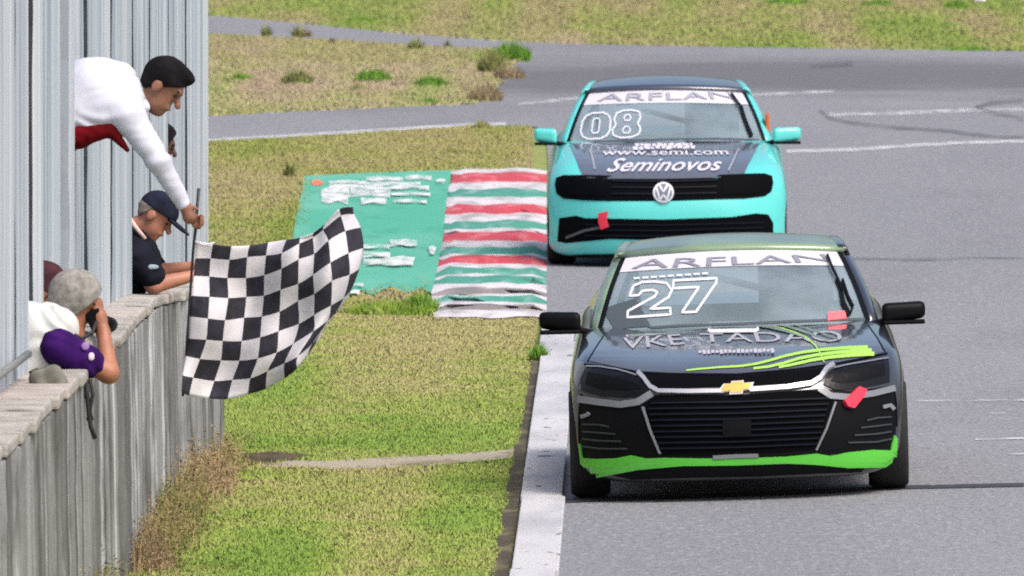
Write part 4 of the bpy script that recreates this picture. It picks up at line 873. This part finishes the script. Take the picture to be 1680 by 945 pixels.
V, Fc = lay(ribbon([(930, 390), (960, 378), (1000, 370)], 4, step=8), B2, .014, .01); mesh('intake_fin', V, Fc, mat('fin_grey', S(70, 74, 80), .5), it, smooth=False, inv=I2)
P2('tow_strap', [(984, 350), (998, 347), (996, 360), (999, 372), (988, 376), (984, 364)], m_red, .03, .03)
P2('splitter', [(900, 420), (960, 417), (1090, 416), (1260, 412), (1286, 414), (1284, 424), (1090, 430), (960, 430), (902, 429)], m_black, .01, .05)
m_pale2 = mat('decal_white', S(206, 204, 216), .5)
def blobs(name, rows, mp, m, par, inv, seed):
    rr = random.Random(seed); L = []
    for x0, x1, y, h in rows:
        x = x0
        while x < x1:
            w_ = rr.uniform(5, 11); L.append(ribbon([(x, y + rr.uniform(-1, 1)), (min(x1, x + w_), y + rr.uniform(-1, 1))], h * rr.uniform(.6, 1.1), step=5)); x += w_ + rr.uniform(.5, 3)
    return multi(name, L, mp, m, par, inv, off=.012)
blobs('hood_emblem', [(1042, 1136, 240, 5), (1038, 1140, 246, 5)], B2, m_pale2, car2, I2, 3)
vinyl('www.semi.com', [(990, 248), (1192, 247), (1196, 256), (986, 257)], B2, m_pale2, car2, I2, .012, bold=.01)
vinyl('Seminovos', [(1006, 262), (1186, 260), (1182, 282), (994, 284)], B2, m_pale2, car2, I2, .012, shear=.25, bold=.012)
for pts in ([(967, 246), (972, 262), (976, 280)], [(1212, 246), (1205, 262), (1195, 282)]):
    V, Fc = lay(ribbon(pts, 3, step=7), B2, .012, 0); mesh('hood_vent', V, Fc, mat('vent_grey', S(150, 152, 164), .4), car2, smooth=False, inv=I2)
bn2 = farc['banner']
vinyl('ARFLAN', [(986, 156), (1198, 152), (1206, 164), (980, 168)], S2, MATS.get('ink_grey') or mat('ink_grey', S(150, 148, 160), .6), bn2, I2, .012)
q0, q8 = [(958, 188), (1003, 185), (1000, 228), (951, 230)], [(1007, 184), (1054, 181), (1050, 226), (1004, 228)]
multi('race_number', [ribbon(outline(D0, q0), 2.6, True), ribbon(outline(D0i, q0), 2.2, True), ribbon(outline(D8, q8), 2.6, True), ribbon(outline(D8a, q8), 2.2, True), ribbon(outline(D8b, q8), 2.2, True)], S2, m_numink, car2, I2, off=.008)
V, Fc = lay(ribbon([(1199, 158), (1206, 168), (1215, 180)], 3, step=5), S2, .03, .012); wp2 = mesh('wiper', V, Fc, m_black, car2, smooth=False, inv=I2)
V, Fc = lay(ribbon([(1215, 178), (1220, 196), (1226, 212), (1232, 226)], 5, step=5), S2, .025, .02); mesh('wiper_arm', V, Fc, m_black, wp2, smooth=False, inv=I2)
V, Fc = lay(ribbon([(936, 236), (1000, 232), (1090, 229), (1180, 228), (1246, 230)], 3, step=10), S2, .004, 0); mesh('cowl_seal', V, Fc, mat('cowl_blue', S(66, 74, 92), .5), car2, smooth=False, inv=I2)
mirror(car2, -.84, -1.015, 1.72, .935, .125, m_teal, m_black); mirror(car2, .82, 1.035, 1.72, .935, .125, m_teal, m_black)
bm_obj('window_net', rbox(.03, .22, .14, .01, (.78, 2.25, 1.02)), mat('orange_net', S(186, 98, 52), .8), car2)
# PEOPLE_SECTION

# ================================================================== PEOPLE
def smin(a, b, k):
    h = np.clip(.5 + .5 * (b - a) / k, 0, 1); return b * (1 - h) + a * h - k * h * (1 - h)
def surfnets(f, o, h):
    nx_, ny_, nz_ = f.shape; s = f < 0
    sl = lambda a, c: a[c[0]:nx_ - 1 + c[0], c[1]:ny_ - 1 + c[1], c[2]:nz_ - 1 + c[2]]
    cs = [(i, j, k) for i in (0, 1) for j in (0, 1) for k in (0, 1)]
    cnt = sum(sl(s, c).astype(np.int8) for c in cs); act = (cnt > 0) & (cnt < 8); ci = np.argwhere(act)
    acc = np.zeros((len(ci), 3)); num = np.zeros(len(ci))
    for a in cs:
        for ax in range(3):
            if a[ax] == 0:
                b = list(a); b[ax] = 1; fa = sl(f, a)[act]; fb = sl(f, b)[act]; m = (fa < 0) != (fb < 0)
                t = np.where(m, fa / np.where(m, fa - fb, 1), 0); p = np.array(a, float)[None].repeat(len(ci), 0); p[:, ax] += t
                acc += p * m[:, None]; num += m
    V = np.array(o) + h * (ci + acc / num[:, None]); idx = -np.ones(act.shape, int); idx[act] = np.arange(len(ci)); Q = []
    for ax in range(3):
        u, v = (ax + 1) % 3, (ax + 2) % 3
        A = np.moveaxis(s, (ax, u, v), (0, 1, 2)); I = np.moveaxis(idx, (ax, u, v), (0, 1, 2))
        a0, a1 = A[:-1, 1:-1, 1:-1], A[1:, 1:-1, 1:-1]; e = np.argwhere(a0 != a1); fl = a0[tuple(e.T)]
        i, j, k = e[:, 0], e[:, 1] + 1, e[:, 2] + 1
        q = np.c_[I[i, j - 1, k - 1], I[i, j, k - 1], I[i, j, k], I[i, j - 1, k]]
        q[~fl] = q[~fl][:, ::-1]; Q.append(q)
    return V, np.concatenate(Q)
def cap(a, b, ra, rb=None, k=.02): return ('c', np.array(a, float), np.array(b, float), ra, ra if rb is None else rb, k)
def ell(c, rad, axes=None, k=.02): return ('e', np.array(c, float), np.array(rad, float), np.eye(3) if axes is None else np.array(axes, float), k)
def sdf_mesh(name, prims, m, parent, inv, h=.010, cuts=(), grow=0, wob=0):
    lo = np.min([np.minimum(p[1], p[2]) - max(p[3], p[4]) if p[0] == 'c' else p[1] - max(p[2]) for p in prims], 0) - .04 - grow
    hi = np.max([np.maximum(p[1], p[2]) + max(p[3], p[4]) if p[0] == 'c' else p[1] + max(p[2]) for p in prims], 0) + .04 + grow
    n = np.ceil((hi - lo) / h).astype(int) + 1
    g = np.stack(np.meshgrid(*[lo[i] + h * np.arange(n[i]) for i in range(3)], indexing='ij'), -1).astype(np.float32); d = None; f4 = lambda a: np.asarray(a, np.float32)
    for p in prims:
        if p[0] == 'c':
            ab = f4(p[2] - p[1]); w1 = g - f4(p[1]); t = np.clip((w1 @ ab) / max(1e-9, float(ab @ ab)), 0, 1); w1 -= t[..., None] * ab; q = np.sqrt(np.einsum('...i,...i->...', w1, w1)) - (np.float32(p[3]) + np.float32(p[4] - p[3]) * t); k = np.float32(p[5])
        else:
            l = ((g - f4(p[1])) @ f4(p[3]).T) / f4(p[2]); r1 = np.sqrt(np.einsum('...i,...i->...', l, l)); l /= f4(p[2]); r2 = np.sqrt(np.einsum('...i,...i->...', l, l)); q = r1 * (r1 - 1) / np.maximum(r2, np.float32(1e-6)); k = np.float32(p[4])
        d = q if d is None else smin(d, q, k)
    d = d - grow
    if wob:
        a_, b_, c_2 = g[..., 0], g[..., 1], g[..., 2]; warp = 1.6 * np.sin(a_ * 13 + c_2 * 9 + b_ * 7) + 1.1 * np.sin(c_2 * 21 - a_ * 8)
        d = d + wob * (.65 * np.sin(a_ * 34 + c_2 * 52 + b_ * 20 + 2.2 * warp) * (.5 + .5 * np.sin(a_ * 11 - c_2 * 17 + b_ * 9)) + .12 * np.sin(a_ * 60 - c_2 * 40 + 3 * warp))
    for (c, nrm) in cuts: d = np.maximum(d, (g - np.array(c)) @ np.array(nrm, float))
    V, Q = surfnets(d, lo, h)
    Mi = np.array(inv); V = V @ Mi[:3, :3].T + Mi[:3, 3]
    return npmesh(name, V, Q, m, parent, smooth=True)
def frame(fwd, up):
    f = np.array(fwd, float); f /= np.linalg.norm(f); u = np.array(up, float); u -= f * (u @ f); u /= np.linalg.norm(u); return f, u, np.cross(f, u)   # fwd, up, right
def head_prims(c, fr, s=1.0):
    f, u, r = fr; c = np.array(c); A = [r, f, u]; L = lambda a, b, d: c + s * (r * a + f * b + u * d)
    return [ell(L(0, -.01, .025), np.array((.074, .094, .092)) * s, A, .01), ell(L(0, .028, -.055), np.array((.056, .062, .066)) * s, A, .03), cap(L(0, .05, -.098), L(0, .066, -.095), .022 * s, .02 * s, .025),
            cap(L(0, .085, .012), L(0, .112, -.022), .011 * s, .015 * s, .012), cap(L(-.022, .086, -.056), L(.022, .086, -.056), .010 * s, None, .01), cap(L(-.03, .078, .03), L(.03, .078, .03), .014 * s, None, .02),
            ell(L(.077, -.008, -.008), np.array((.012, .024, .034)) * s, A, .008), ell(L(-.077, -.008, -.008), np.array((.012, .024, .034)) * s, A, .008)]
def face_parts(c, fr, parent, inv, s=1.0, beard=None):
    f, u, r = fr; c = np.array(c); L = lambda a, b, d: c + s * (r * a + f * b + u * d); A = [r, f, u]
    for sg in (-1, 1):
        sdf_mesh('eye', [ell(L(sg * .031, .081, .008), (.013 * s, .008 * s, .007 * s), A)], mat('eye_dark', S(30, 22, 20), .3), parent, inv, .003)
        sdf_mesh('eyebrow', [cap(L(sg * .016, .089, .028), L(sg * .046, .076, .03), .006 * s)], mat('brow', S(24, 18, 17), .9), parent, inv, .003)
    sdf_mesh('mouth', [cap(L(-.02, .094, -.057), L(.02, .094, -.057), .0055 * s)], mat('lips', S(124, 70, 62), .6), parent, inv, .003)
def hair(c, fr, parent, inv, m, s=1.0, fringe=.045, name='hair', grow=.012, wob=.004, low=-.035, quiff=0):
    f, u, r = fr; c = np.array(c); A = [r, f, u]
    cuts = [(c + s * (f * fringe + u * .03), f * .93 - u * .50), (c + s * (u * low), -u * .93 + f * .55)]
    return sdf_mesh(name, [ell(c + s * (f * -.01 + u * .028), np.array((.080, .102, .100)) * s, A)] + ([ell(c + s * (f * .045 + u * .104), np.array((.056, .045, .022)) * s, A, .03)] if quiff else []), m, parent, inv, .005, cuts if not quiff else [(c + s * (f * .060 + u * .03), f * .90 - u * .50), (c + s * (u * -.012), -u * .75 + f * .66)], grow - .004, wob)
def hand_prims(wrist, palm, grip, fdir, side):
    """palm centre, a bar to close on (point, axis), finger direction before curling"""
    w_, p_ = np.array(wrist), np.array(palm); ax = np.array(grip[1], float); ax /= np.linalg.norm(ax); fd = np.array(fdir, float); fd /= np.linalg.norm(fd); sd_ = np.array(side, float); sd_ /= np.linalg.norm(sd_)
    P = [cap(w_, p_, .026, .036, .02)]
    for i, (ln, rr) in enumerate(((.9, .0092), (1.0, .0098), (.95, .0094), (.78, .0082))):
        b = p_ + ax * (.028 - .0185 * i) + fd * .028; k1 = b + fd * .034 * ln; k2 = k1 + (fd * .25 + sd_) * .026 * ln; k3 = k2 + (-fd * .9 + sd_ * .3) * .022 * ln
        P += [cap(b, k1, rr + .001, rr, .006), cap(k1, k2, rr, rr * .95, .004), cap(k2, k3, rr * .95, rr * .85, .004)]
    t0 = p_ + ax * .03 - fd * .012; t1 = t0 + (sd_ * .8 + ax * .5 + fd * .3) * .03; t2 = t1 + (fd * .9 + sd_ * .3) * .03
    return P + [cap(t0, t1, .0115, .010, .01), cap(t1, t2, .010, .0085, .005)]
def skin(name, r, g, b): return mat(name, S(r, g, b), .55, var=.12, scale=14)
def A3(px, py, Y): return np.array(atY(px, py, Y))
def cloth(name, r, g, b, v=.08): return mat(name, S(r, g, b), .95, var=v, scale=9, bump=.25, spec=.12)
def legs(hip, gz_, spread=.10):
    h = np.array(hip); P = []; Q = []; Sh = []
    for sg in (-1, 1):
        a = h + np.array((0, sg * spread, 0)); k = np.array((a[0] - .02, a[1], gz_ + (h[2] - gz_) * .52)); f = np.array((a[0] - .06, a[1], gz_ + .09))
        P += [cap(a, k, .078, .055, .03), cap(k, f, .052, .036, .02), cap(f, f + np.array((.13, 0, -.05)), .036, .028, .02)]; Q += [cap(a, k, .092, .07, .03), cap(k, f, .068, .055, .02)]
        Sh.append([cap(f + np.array((-.03, 0, -.045)), f + np.array((.15, 0, -.05)), .043, .036, .02)])
    return P, Q, Sh

# ---- the flag waver
YF = 67.95
fm_ = empty('person', (-3.2, YF, 1.12), 'dark-haired person in white and red long-sleeved shirt leaning out to wave the flag', 'person', 'people leaning over the pit wall'); FMI = M_of(fm_).inverted()
hip = np.array((-3.22, YF, 1.98)); ch = A3(178, 160, YF); nk = A3(226, 158, YF); hc = A3(266, 141, YF - .02)
shN, shF = A3(212, 192, YF - .15), A3(196, 128, YF + .17); elN = A3(262, 268, YF - .18); wrN = A3(303, 337, YF - .12); elF = A3(90, 215, YF + .3); wrF = A3(20, 260, YF + .28)
palm = A3(311, 356, YF - .11); stk = (np.array(A3(325, 311, YF - .07)), A3(325, 311, YF - .07) - A3(317, 400, YF - .07))
fr = frame((.74, -.12, -.66), (.62, 0, .78)); lp, lq, ls = legs(hip, 1.13)
sk = skin('skin_tan', 132, 90, 72)
bp = [cap(hip, ch, .125, .13, .05), cap(shN, shF, .06, .06, .05), cap(ch, nk, .10, .055, .05), cap(nk, hc + np.array((-.03, 0, -.02)), .055, .05, .02), cap(shN, elN, .05, .04, .03), cap(elN, wrN, .04, .028, .02), cap(shF, elF, .05, .04, .03), cap(elF, wrF, .04, .028, .02)]
bp += head_prims(hc, fr, 1.12) + hand_prims(wrN, palm, stk, (.55, .45, -.4), (.55, -.55, .1)) + hand_prims(wrF, wrF + np.array((.0, 0, -.07)), (0, (0, 1, 0)), (.2, 0, -1), (1, 0, 0)) + lp
b = sdf_mesh('body', bp, sk, fm_, FMI, .009)
m_shirt = mat('white_shirt', S(192, 194, 208), .9, var=.06, scale=5, bump=.5, spec=.15)
sdf_mesh('shirt', [cap(hip, A3(150, 150, YF), .15, .165, .05), cap(A3(90, 205, YF - .05), A3(188, 182, YF - .08), .12, .125, .05), cap(A3(70, 160, YF + .02), A3(165, 137, YF + .1), .145, .13, .05), cap(shN, shF, .082, .085, .05), cap(ch, A3(216, 156, YF), .13, .085, .05), cap(shN, elN, .078, .058, .03), cap(elN, A3(299, 331, YF - .12), .058, .040, .02)], m_shirt, fm_, FMI, .007, wob=.006)
m_redshirt = cloth('red_panel', 88, 6, 14, .25)
sdf_mesh('side_panel', [cap(A3(60, 226, YF - .12), A3(130, 224, YF - .14), .066, .060, .02), cap(A3(130, 222, YF - .14), A3(182, 212, YF - .17), .060, .036, .02), cap(A3(182, 214, YF - .17), A3(209, 246, YF - .18), .034, .012, .02)], m_redshirt, fm_, FMI, .007, wob=.003)
sdf_mesh('collar', [cap(A3(224, 136, YF + .05), A3(238, 176, YF - .08), .028, .026, .02)], m_shirt, fm_, FMI, .007)
hair(hc, fr, fm_, FMI, cloth('black_hair', 22, 20, 24, .3), 1.12, fringe=.056, grow=.011, low=.005, quiff=1, wob=.006)
face_parts(hc, fr, fm_, FMI, 1.12)
sdf_mesh('trousers', [cap(hip + np.array((0, -.08, 0)), hip + np.array((0, .08, 0)), .15)] + lq, cloth('dark_trousers', 44, 46, 54), fm_, FMI, .012)
for q in ls: sdf_mesh('shoe', q, mat('shoe_black', S(30, 30, 32), .6), fm_, FMI, .009)
# step stand he stands on, behind the fence
st_ = empty('step_stand', (-3.25, YF, 0), 'grey steel step stand behind the fence under the flag waver', 'stand')
m_steel = mat('steel_grey', S(110, 114, 118), .5, metal=.5)
bm_obj('deck', rbox(.6, .7, .04, .006, (0, 0, 1.10)), m_steel, st_)
for a in (-.26, .26):
    for c in (-.31, .31): bm_obj('leg', rbox(.04, .04, 1.08, .004, (a, c, .54)), m_steel, st_)
for zz in (.35, .72): bm_obj('step', rbox(.16, .6, .03, .004, (-.30, 0, zz)), m_steel, st_)

# ---- the flag: 10 by 8 squares, laid out from its corner points
fl = empty('checkered_flag', A3(319, 400, YF - .07), 'black and white checkered flag billowing from a short black stick', 'flag'); FLI = M_of(fl).inverted()
GR = [[(105, 238), (172, 250), (248, 258), (322, 255), (398, 243), (472, 232), (527, 224), (583, 206), (628, 168), (688, 108), (745, 100)],
      [(102, 308), (163, 308), (240, 314), (312, 303), (389, 296), (453, 286), (525, 248), (580, 223), (622, 192), (694, 134), (748, 128)],
      [(95, 380), (158, 382), (232, 388), (307, 388), (382, 376), (452, 350), (522, 312), (585, 290), (643, 236), (712, 197), (775, 182)],
      [(85, 460), (158, 465), (235, 470), (308, 465), (380, 460), (448, 436), (520, 412), (581, 375), (652, 325), (725, 287), (787, 265)],
      [(75, 545), (152, 553), (222, 560), (300, 550), (372, 545), (445, 525), (520, 482), (586, 453), (658, 400), (730, 375), (770, 350)],
      [(68, 635), (145, 640), (212, 645), (290, 645), (365, 630), (440, 605), (523, 575), (585, 538), (654, 500), (705, 470), (735, 440)],
      [(58, 705), (120, 718), (205, 724), (280, 725), (355, 716), (432, 692), (500, 656), (582, 605), (640, 562), (672, 530), (700, 500)],
      [(48, 785), (92, 795), (178, 808), (252, 803), (325, 797), (395, 768), (464, 736), (518, 708), (578, 655), (614, 610), (640, 572)],
      [(45, 850), (75, 868), (155, 878), (232, 880), (315, 862), (388, 840), (465, 797), (516, 757), (558, 704), (590, 658), (616, 618)]]
GA = np.array(GR, float) / 2.486 + np.array((280, 300))
def cr(P, t):
    n = len(P) - 1; i = min(int(t), n - 1); f = t - i; p0, p1, p2, p3 = P[max(i - 1, 0)], P[i], P[i + 1], P[min(i + 2, n)]
    return .5 * ((2 * p1) + (-p0 + p2) * f + (2 * p0 - 5 * p1 + 4 * p2 - p3) * f * f + (-p0 + 3 * p1 - 3 * p2 + p3) * f ** 3)
SUBD = 4; Vv, Ff, mi = [], [], []; NU, NV = 10 * SUBD, 8 * SUBD
for j in range(NV + 1):
    v = j / SUBD; row = np.array([cr(GA[:, c], v) for c in range(11)])
    for i in range(NU + 1):
        u = i / SUBD; p = cr(row, u); dep = .13 * math.sin(u * .62 + .2) * (u / 10) ** .6 + .035 * math.sin(u * 1.9 + v * .55) + .02 * math.sin(v * 1.4 - u * .8) + .10 * max(0, u + v * .6 - 9.5) / 5
        Vv.append(atY(p[0], p[1], YF - .07 + dep - .05 * (u / 10)))
for j in range(NV):
    for i in range(NU):
        a = j * (NU + 1) + i; Ff.append((a, a + NU + 1, a + NU + 2, a + 1)); mi.append((i // SUBD + j // SUBD) % 2)
m_fw, m_fb = mat('flag_white', S(206, 203, 210), .85, var=.04, scale=12, bump=.15), mat('flag_black', S(34, 32, 44), .85, var=.35, scale=14, bump=.2)
c_ = mesh('cloth', Vv, Ff, [m_fw, m_fb], fl, inv=FLI); c_.data.polygons.foreach_set('material_index', mi)
sol = c_.modifiers.new('t', 'SOLIDIFY'); sol.thickness = .003
Vv, Ff = tube([A3(326, 309, YF - .075), A3(321, 375, YF - .07), A3(317, 410, YF - .06), A3(308, 540, YF - .05), A3(300, 650, YF - .045)], [.008, .008, .007, .006, .006]); mesh('stick', Vv, Ff, mat('stick_black', S(26, 26, 30), .5), fl, inv=FLI)
Vv, Ff = tube([A3(320, 396, YF - .075), A3(335, 402, YF - .08), A3(352, 398, YF - .08)], .004); mesh('tie', Vv, Ff, m_fw, fl, inv=FLI)

# ---- the person in the navy cap
YC = 72.75
pc_ = empty('person', (-3.1, YC, 0), 'person in a navy cap and black t-shirt resting forearms on the wall', 'person', 'people leaning over the pit wall'); PCI = M_of(pc_).inverted()
hip = np.array((-3.15, YC, .92)); ch = A3(218, 435, YC); nk = A3(228, 372, YC); hc = A3(255, 354, YC - .02); fr = frame((.74, -.15, -.62), (.6, 0, .8))
shN, shF = A3(222, 420, YC - .17), A3(226, 400, YC + .17); elN = A3(252, 468, YC - .16); wrN = A3(318, 452, YC - .06); elF = A3(262, 445, YC + .1); wrF = A3(322, 437, YC + .06)
lp, lq, ls = legs(hip, .01); bp = [cap(hip, ch, .13, .13, .05), cap(shN, shF, .06, None, .05), cap(ch, nk, .10, .055, .05), cap(nk, hc, .052, .05, .02), cap(shN, elN, .05, .044, .03), cap(elN, wrN, .047, .030, .02), cap(shF, elF, .05, .042, .03), cap(elF, wrF, .042, .028, .02)]
bp += head_prims(hc, fr, 1.0) + hand_prims(wrN, wrN + np.array((.06, .02, .0)), (0, (0, 0, 1)), (1, .2, -.1), (.1, .2, -1)) + hand_prims(wrF, wrF + np.array((.06, -.02, .0)), (0, (0, 0, 1)), (1, -.2, -.1), (.1, .2, -1)) + lp
sdf_mesh('body', bp, skin('skin_ruddy', 160, 108, 88), pc_, PCI, .009); face_parts(hc, fr, pc_, PCI)
sdf_mesh('shirt', [cap(hip, ch, .15, .155, .05), cap(shN, shF, .085, None, .05), cap(ch, A3(222, 390, YC), .13, .09, .05), cap(shN, A3(250, 452, YC - .165), .085, .07, .03), cap(shF, A3(252, 436, YC + .12), .08, .065, .03)], cloth('black_shirt', 22, 24, 34, .3), pc_, PCI, .008, wob=.007)
hair(hc, fr, pc_, PCI, cloth('grey_hair', 120, 112, 106, .3), 1.0, fringe=-.02, grow=.008)
f, u, r = fr; navy = cloth('navy_cap', 28, 32, 46, .3)
cp = sdf_mesh('cap', [ell(hc + u * .035 - f * .005, (.088, .108, .098), [r, f, u])], navy, pc_, PCI, .006, [(hc + u * .03, -u * .98 + f * .1)], .004)
sdf_mesh('brim', [ell(hc + f * .125 + u * .036, (.072, .085, .012), [r, f, u])], navy, cp, PCI, .005)
V_, F_ = tube([A3(212, 356, YC - .06), A3(222, 372, YC - .11), A3(238, 392, YC - .10)], .012); mesh('neck_band', V_, F_, cloth('pale_band', 210, 180, 174), pc_, inv=PCI)
sdf_mesh('sleeve_badge', [ell(A3(250, 438, YC - .235), (.035, .008, .014))], cloth('badge_pale', 150, 164, 176), pc_, PCI, .004)
sdf_mesh('trousers', [cap(hip + np.array((0, -.08, 0)), hip + np.array((0, .08, 0)), .155)] + lq, cloth('blue_trousers', 50, 58, 78), pc_, PCI, .012)
for q in ls: sdf_mesh('shoe', q, MATS['shoe_black'], pc_, PCI, .009)

# ---- the photographer
YP = 64.42
ph = empty('person', (-3.2, YP, 0), 'grey-haired photographer in white vest over purple shirt, camera held to the eye', 'person', 'people leaning over the pit wall'); PHI = M_of(ph).inverted()
hip = np.array((-3.25, YP, .90)); ch = A3(92, 560, YP); nk = A3(108, 528, YP); hc = A3(122, 495, YP); fr = frame((.86, .28, -.42), (.42, 0, .9))
shN, shF = A3(92, 568, YP - .17), A3(100, 545, YP + .18); elN = A3(178, 612, YP - .12); wrN = A3(170, 545, YP - .02); elF = A3(170, 600, YP + .22); wrF = A3(168, 545, YP + .10)
lp, lq, ls = legs(hip, .01); bp = [cap(hip, ch, .14, .14, .05), cap(shN, shF, .06, None, .05), cap(ch, nk, .11, .06, .05), cap(nk, hc, .056, .05, .02), cap(shN, elN, .052, .048, .03), cap(elN, wrN, .050, .031, .02), cap(shF, elF, .05, .042, .03), cap(elF, wrF, .042, .03, .02)]
bp += head_prims(hc, fr, 1.05) + hand_prims(wrN, A3(163, 517, YP + .0), (0, (.3, .5, .3)), (-.15, .1, 1), (-1, .2, 0)) + hand_prims(wrF, A3(164, 520, YP + .10), (0, (.3, .5, .3)), (-.15, .1, 1), (-1, -.2, 0)) + lp
sdf_mesh('body', bp, skin('skin_brown', 150, 98, 76), ph, PHI, .009); face_parts(hc, fr, ph, PHI, 1.05)
hair(hc, fr, ph, PHI, mat('silver_hair', S(150, 148, 144), .95, col2=S(104, 100, 96), scale=30, mixlo=.3, mixhi=.7, bump=.15, detail=8), 1.12, fringe=.05, grow=.020, wob=.003, low=-.055)
sdf_mesh('shirt', [cap(A3(104, 574, YP - .16), A3(148, 594, YP - .14), .080, .074, .03), cap(shF, A3(140, 590, YP + .2), .085, .07, .03), cap(shN, shF, .08, None, .05), cap(ch, A3(104, 538, YP), .12, .085, .05)], cloth('purple_shirt', 46, 16, 78, .3), ph, PHI, .008, wob=.008)
vest = cloth('white_vest', 196, 198, 196, .08)
sdf_mesh('vest', [cap(hip, A3(74, 572, YP - .02), .16, .165, .05), cap(A3(60, 560, YP - .06), A3(84, 545, YP - .04), .14, .13, .04), cap(A3(40, 540, YP - .06), A3(90, 534, YP - .08), .135, .10, .03), cap(A3(84, 548, YP - .10), A3(106, 532, YP - .05), .07, .05, .03), cap(A3(98, 600, YP + .02), A3(140, 572, YP + .06), .10, .08, .03)], vest, ph, PHI, .008, wob=.009)
V_, F_ = tube([A3(104, 528, YP - .11), A3(116, 546, YP - .12), A3(134, 556, YP - .10), A3(152, 545, YP - .07), A3(158, 528, YP - .05)], .010); mesh('camera_strap', V_, F_, mat('strap_black', S(28, 24, 30), .7), ph, inv=PHI)
sdf_mesh('sleeve_patch', [ell(A3(150, 585, YP - .222), (.016, .006, .02))], cloth('patch_pink', 224, 200, 220), ph, PHI, .004); sdf_mesh('sleeve_patch', [ell(A3(140, 568, YP - .225), (.02, .006, .02))], cloth('patch_lilac', 150, 120, 176), ph, PHI, .004)
sdf_mesh('trousers', [cap(hip + np.array((0, -.08, 0)), hip + np.array((0, .08, 0)), .165)] + lq, cloth('khaki_trousers', 104, 98, 84), ph, PHI, .012)
for q in ls: sdf_mesh('shoe', q, MATS['shoe_black'], ph, PHI, .009)
cm_ = empty('camera', A3(158, 525, YP + .04), 'black camera the grey-haired photographer holds to the eye', 'camera'); Rc = Matrix.Rotation(-.42, 3, 'Y') 
bm_obj('camera_body', rbox(.075, .145, .105, .012, (0, 0, 0), Rc), m_black, cm_); V_, F_ = tube([(.02, .03, -.01), (.045, .08, -.02), (.06, .15, -.03)], [.034, .036, .036], 16); mesh('lens', V_, F_, m_black, cm_); bm_obj('viewfinder', rbox(.05, .05, .03, .008, (-.01, 0, .062), Rc), m_black, cm_)
# strap and cords dangling over the wall
dg_ = empty('hanging_strap', A3(146, 628, YP - .2), 'black strap and cords dangling over the wall below the purple sleeve', 'strap'); DGI = M_of(dg_).inverted()
for pts, rr in (([(141, 622), (143, 650), (146, 680), (149, 700), (156, 720)], .011), ([(148, 622), (152, 648), (148, 672), (144, 690)], .009), ([(144, 622), (139, 645), (145, 664), (151, 690)], .008)):
    V_, F_ = tube([A3(a, c, YP - .18) for a, c in pts], rr); mesh('cord', V_, F_, MATS['strap_black'], dg_, inv=DGI)
bg_ = empty('camera_bag', A3(84, 640, 62.95), 'crumpled grey-green bag lying on the wall beside the photographer', 'bag'); BGI = M_of(bg_).inverted()
sdf_mesh('bag_body', [cap(A3(66, 628, 62.95), A3(88, 616, 62.95), .05, .045, .04), cap(A3(88, 616, 62.95), A3(100, 626, 62.95), .04, .03, .03), cap(A3(60, 618, 62.95), A3(80, 640, 62.95), .03, .03, .03)], cloth('bag_olive', 112, 112, 104, .3), bg_, BGI, .007, wob=.008)
V_, F_ = tube([A3(48, 612, 62.95), A3(60, 606, 62.95), A3(72, 610, 62.95), A3(84, 604, 62.95)], .007); mesh('bag_strap', V_, F_, cloth('bag_dark', 60, 58, 54), bg_, inv=BGI)

# ---- two heads mostly hidden by the fence
def onlooker(px, py, Y, label, hm, sm_, skm, sc=1.0, zfoot=0.0):
    o = empty('person', (-3.25, Y, zfoot), label, 'person', 'people leaning over the pit wall'); inv = M_of(o).inverted(); hc = A3(px, py, Y); fr = frame((.9, .2, -.3), (.3, 0, .95))
    nk = hc + np.array((-.06, 0, -.16)); ch = nk + np.array((-.10, 0, -.2)); hip = np.array((-3.3, Y, max(.92, hc[2] - .75))); lp, lq, ls = legs(hip, hip[2] - .91)
    sh = [ch + np.array((-.02, s_ * .17, .08)) for s_ in (-1, 1)]; ar = []
    for q in sh: ar += [cap(q, q + np.array((-.03, 0, -.28)), .05, .04, .03), cap(q + np.array((-.03, 0, -.28)), q + np.array((.0, 0, -.52)), .04, .03, .02)] + hand_prims(q + np.array((.0, 0, -.52)), q + np.array((.01, 0, -.59)), (0, (0, 1, 0)), (.1, 0, -1), (1, 0, 0))
    sdf_mesh('body', [cap(hip, ch, .12, .12, .05), cap(*sh, .06, None, .05), cap(ch, nk, .1, .055, .05), cap(nk, hc, .052, .05, .02)] + ar + head_prims(hc, fr, sc) + lp, skm, o, inv, .011); face_parts(hc, fr, o, inv, sc)
    hair(hc, fr, o, inv, hm, sc, grow=.016)
    sdf_mesh('shirt', [cap(hip, ch, .145, .145, .05), cap(*sh, .08, None, .05)], sm_, o, inv, .011); sdf_mesh('trousers', [cap(hip + np.array((0, -.08, 0)), hip + np.array((0, .08, 0)), .15)] + lq, MATS['dark_trousers'], o, inv, .012)
    for q in ls: sdf_mesh('shoe', q, MATS['shoe_black'], o, inv, .010)
    return o
onlooker(72, 475, 65.55, 'brown-haired onlooker whose head shows just behind the photographer', cloth('brown_hair', 62, 38, 42, .3), cloth('maroon_shirt', 70, 34, 40), MATS['skin_brown'])
o = onlooker(258, 238, 76.2, 'black-haired onlooker peeking past the fence above the navy cap', MATS['black_hair'], cloth('dark_shirt', 34, 28, 34), skin('skin_deep', 92, 62, 56))
st2 = empty('step_stand', (-3.25, 76.2, 0), 'second grey steel step stand behind the fence, under the black-haired onlooker', 'stand'); zt2 = max(.92, float(A3(258, 238, 76.2)[2]) - .75) - .915
bm_obj('deck', rbox(.6, .7, .04, .006, (0, 0, zt2 - .02)), m_steel, st2)
for a in (-.26, .26):
    for c in (-.31, .31): bm_obj('leg', rbox(.04, .04, zt2 - .04, .004, (a, c, zt2 / 2 - .02)), m_steel, st2)
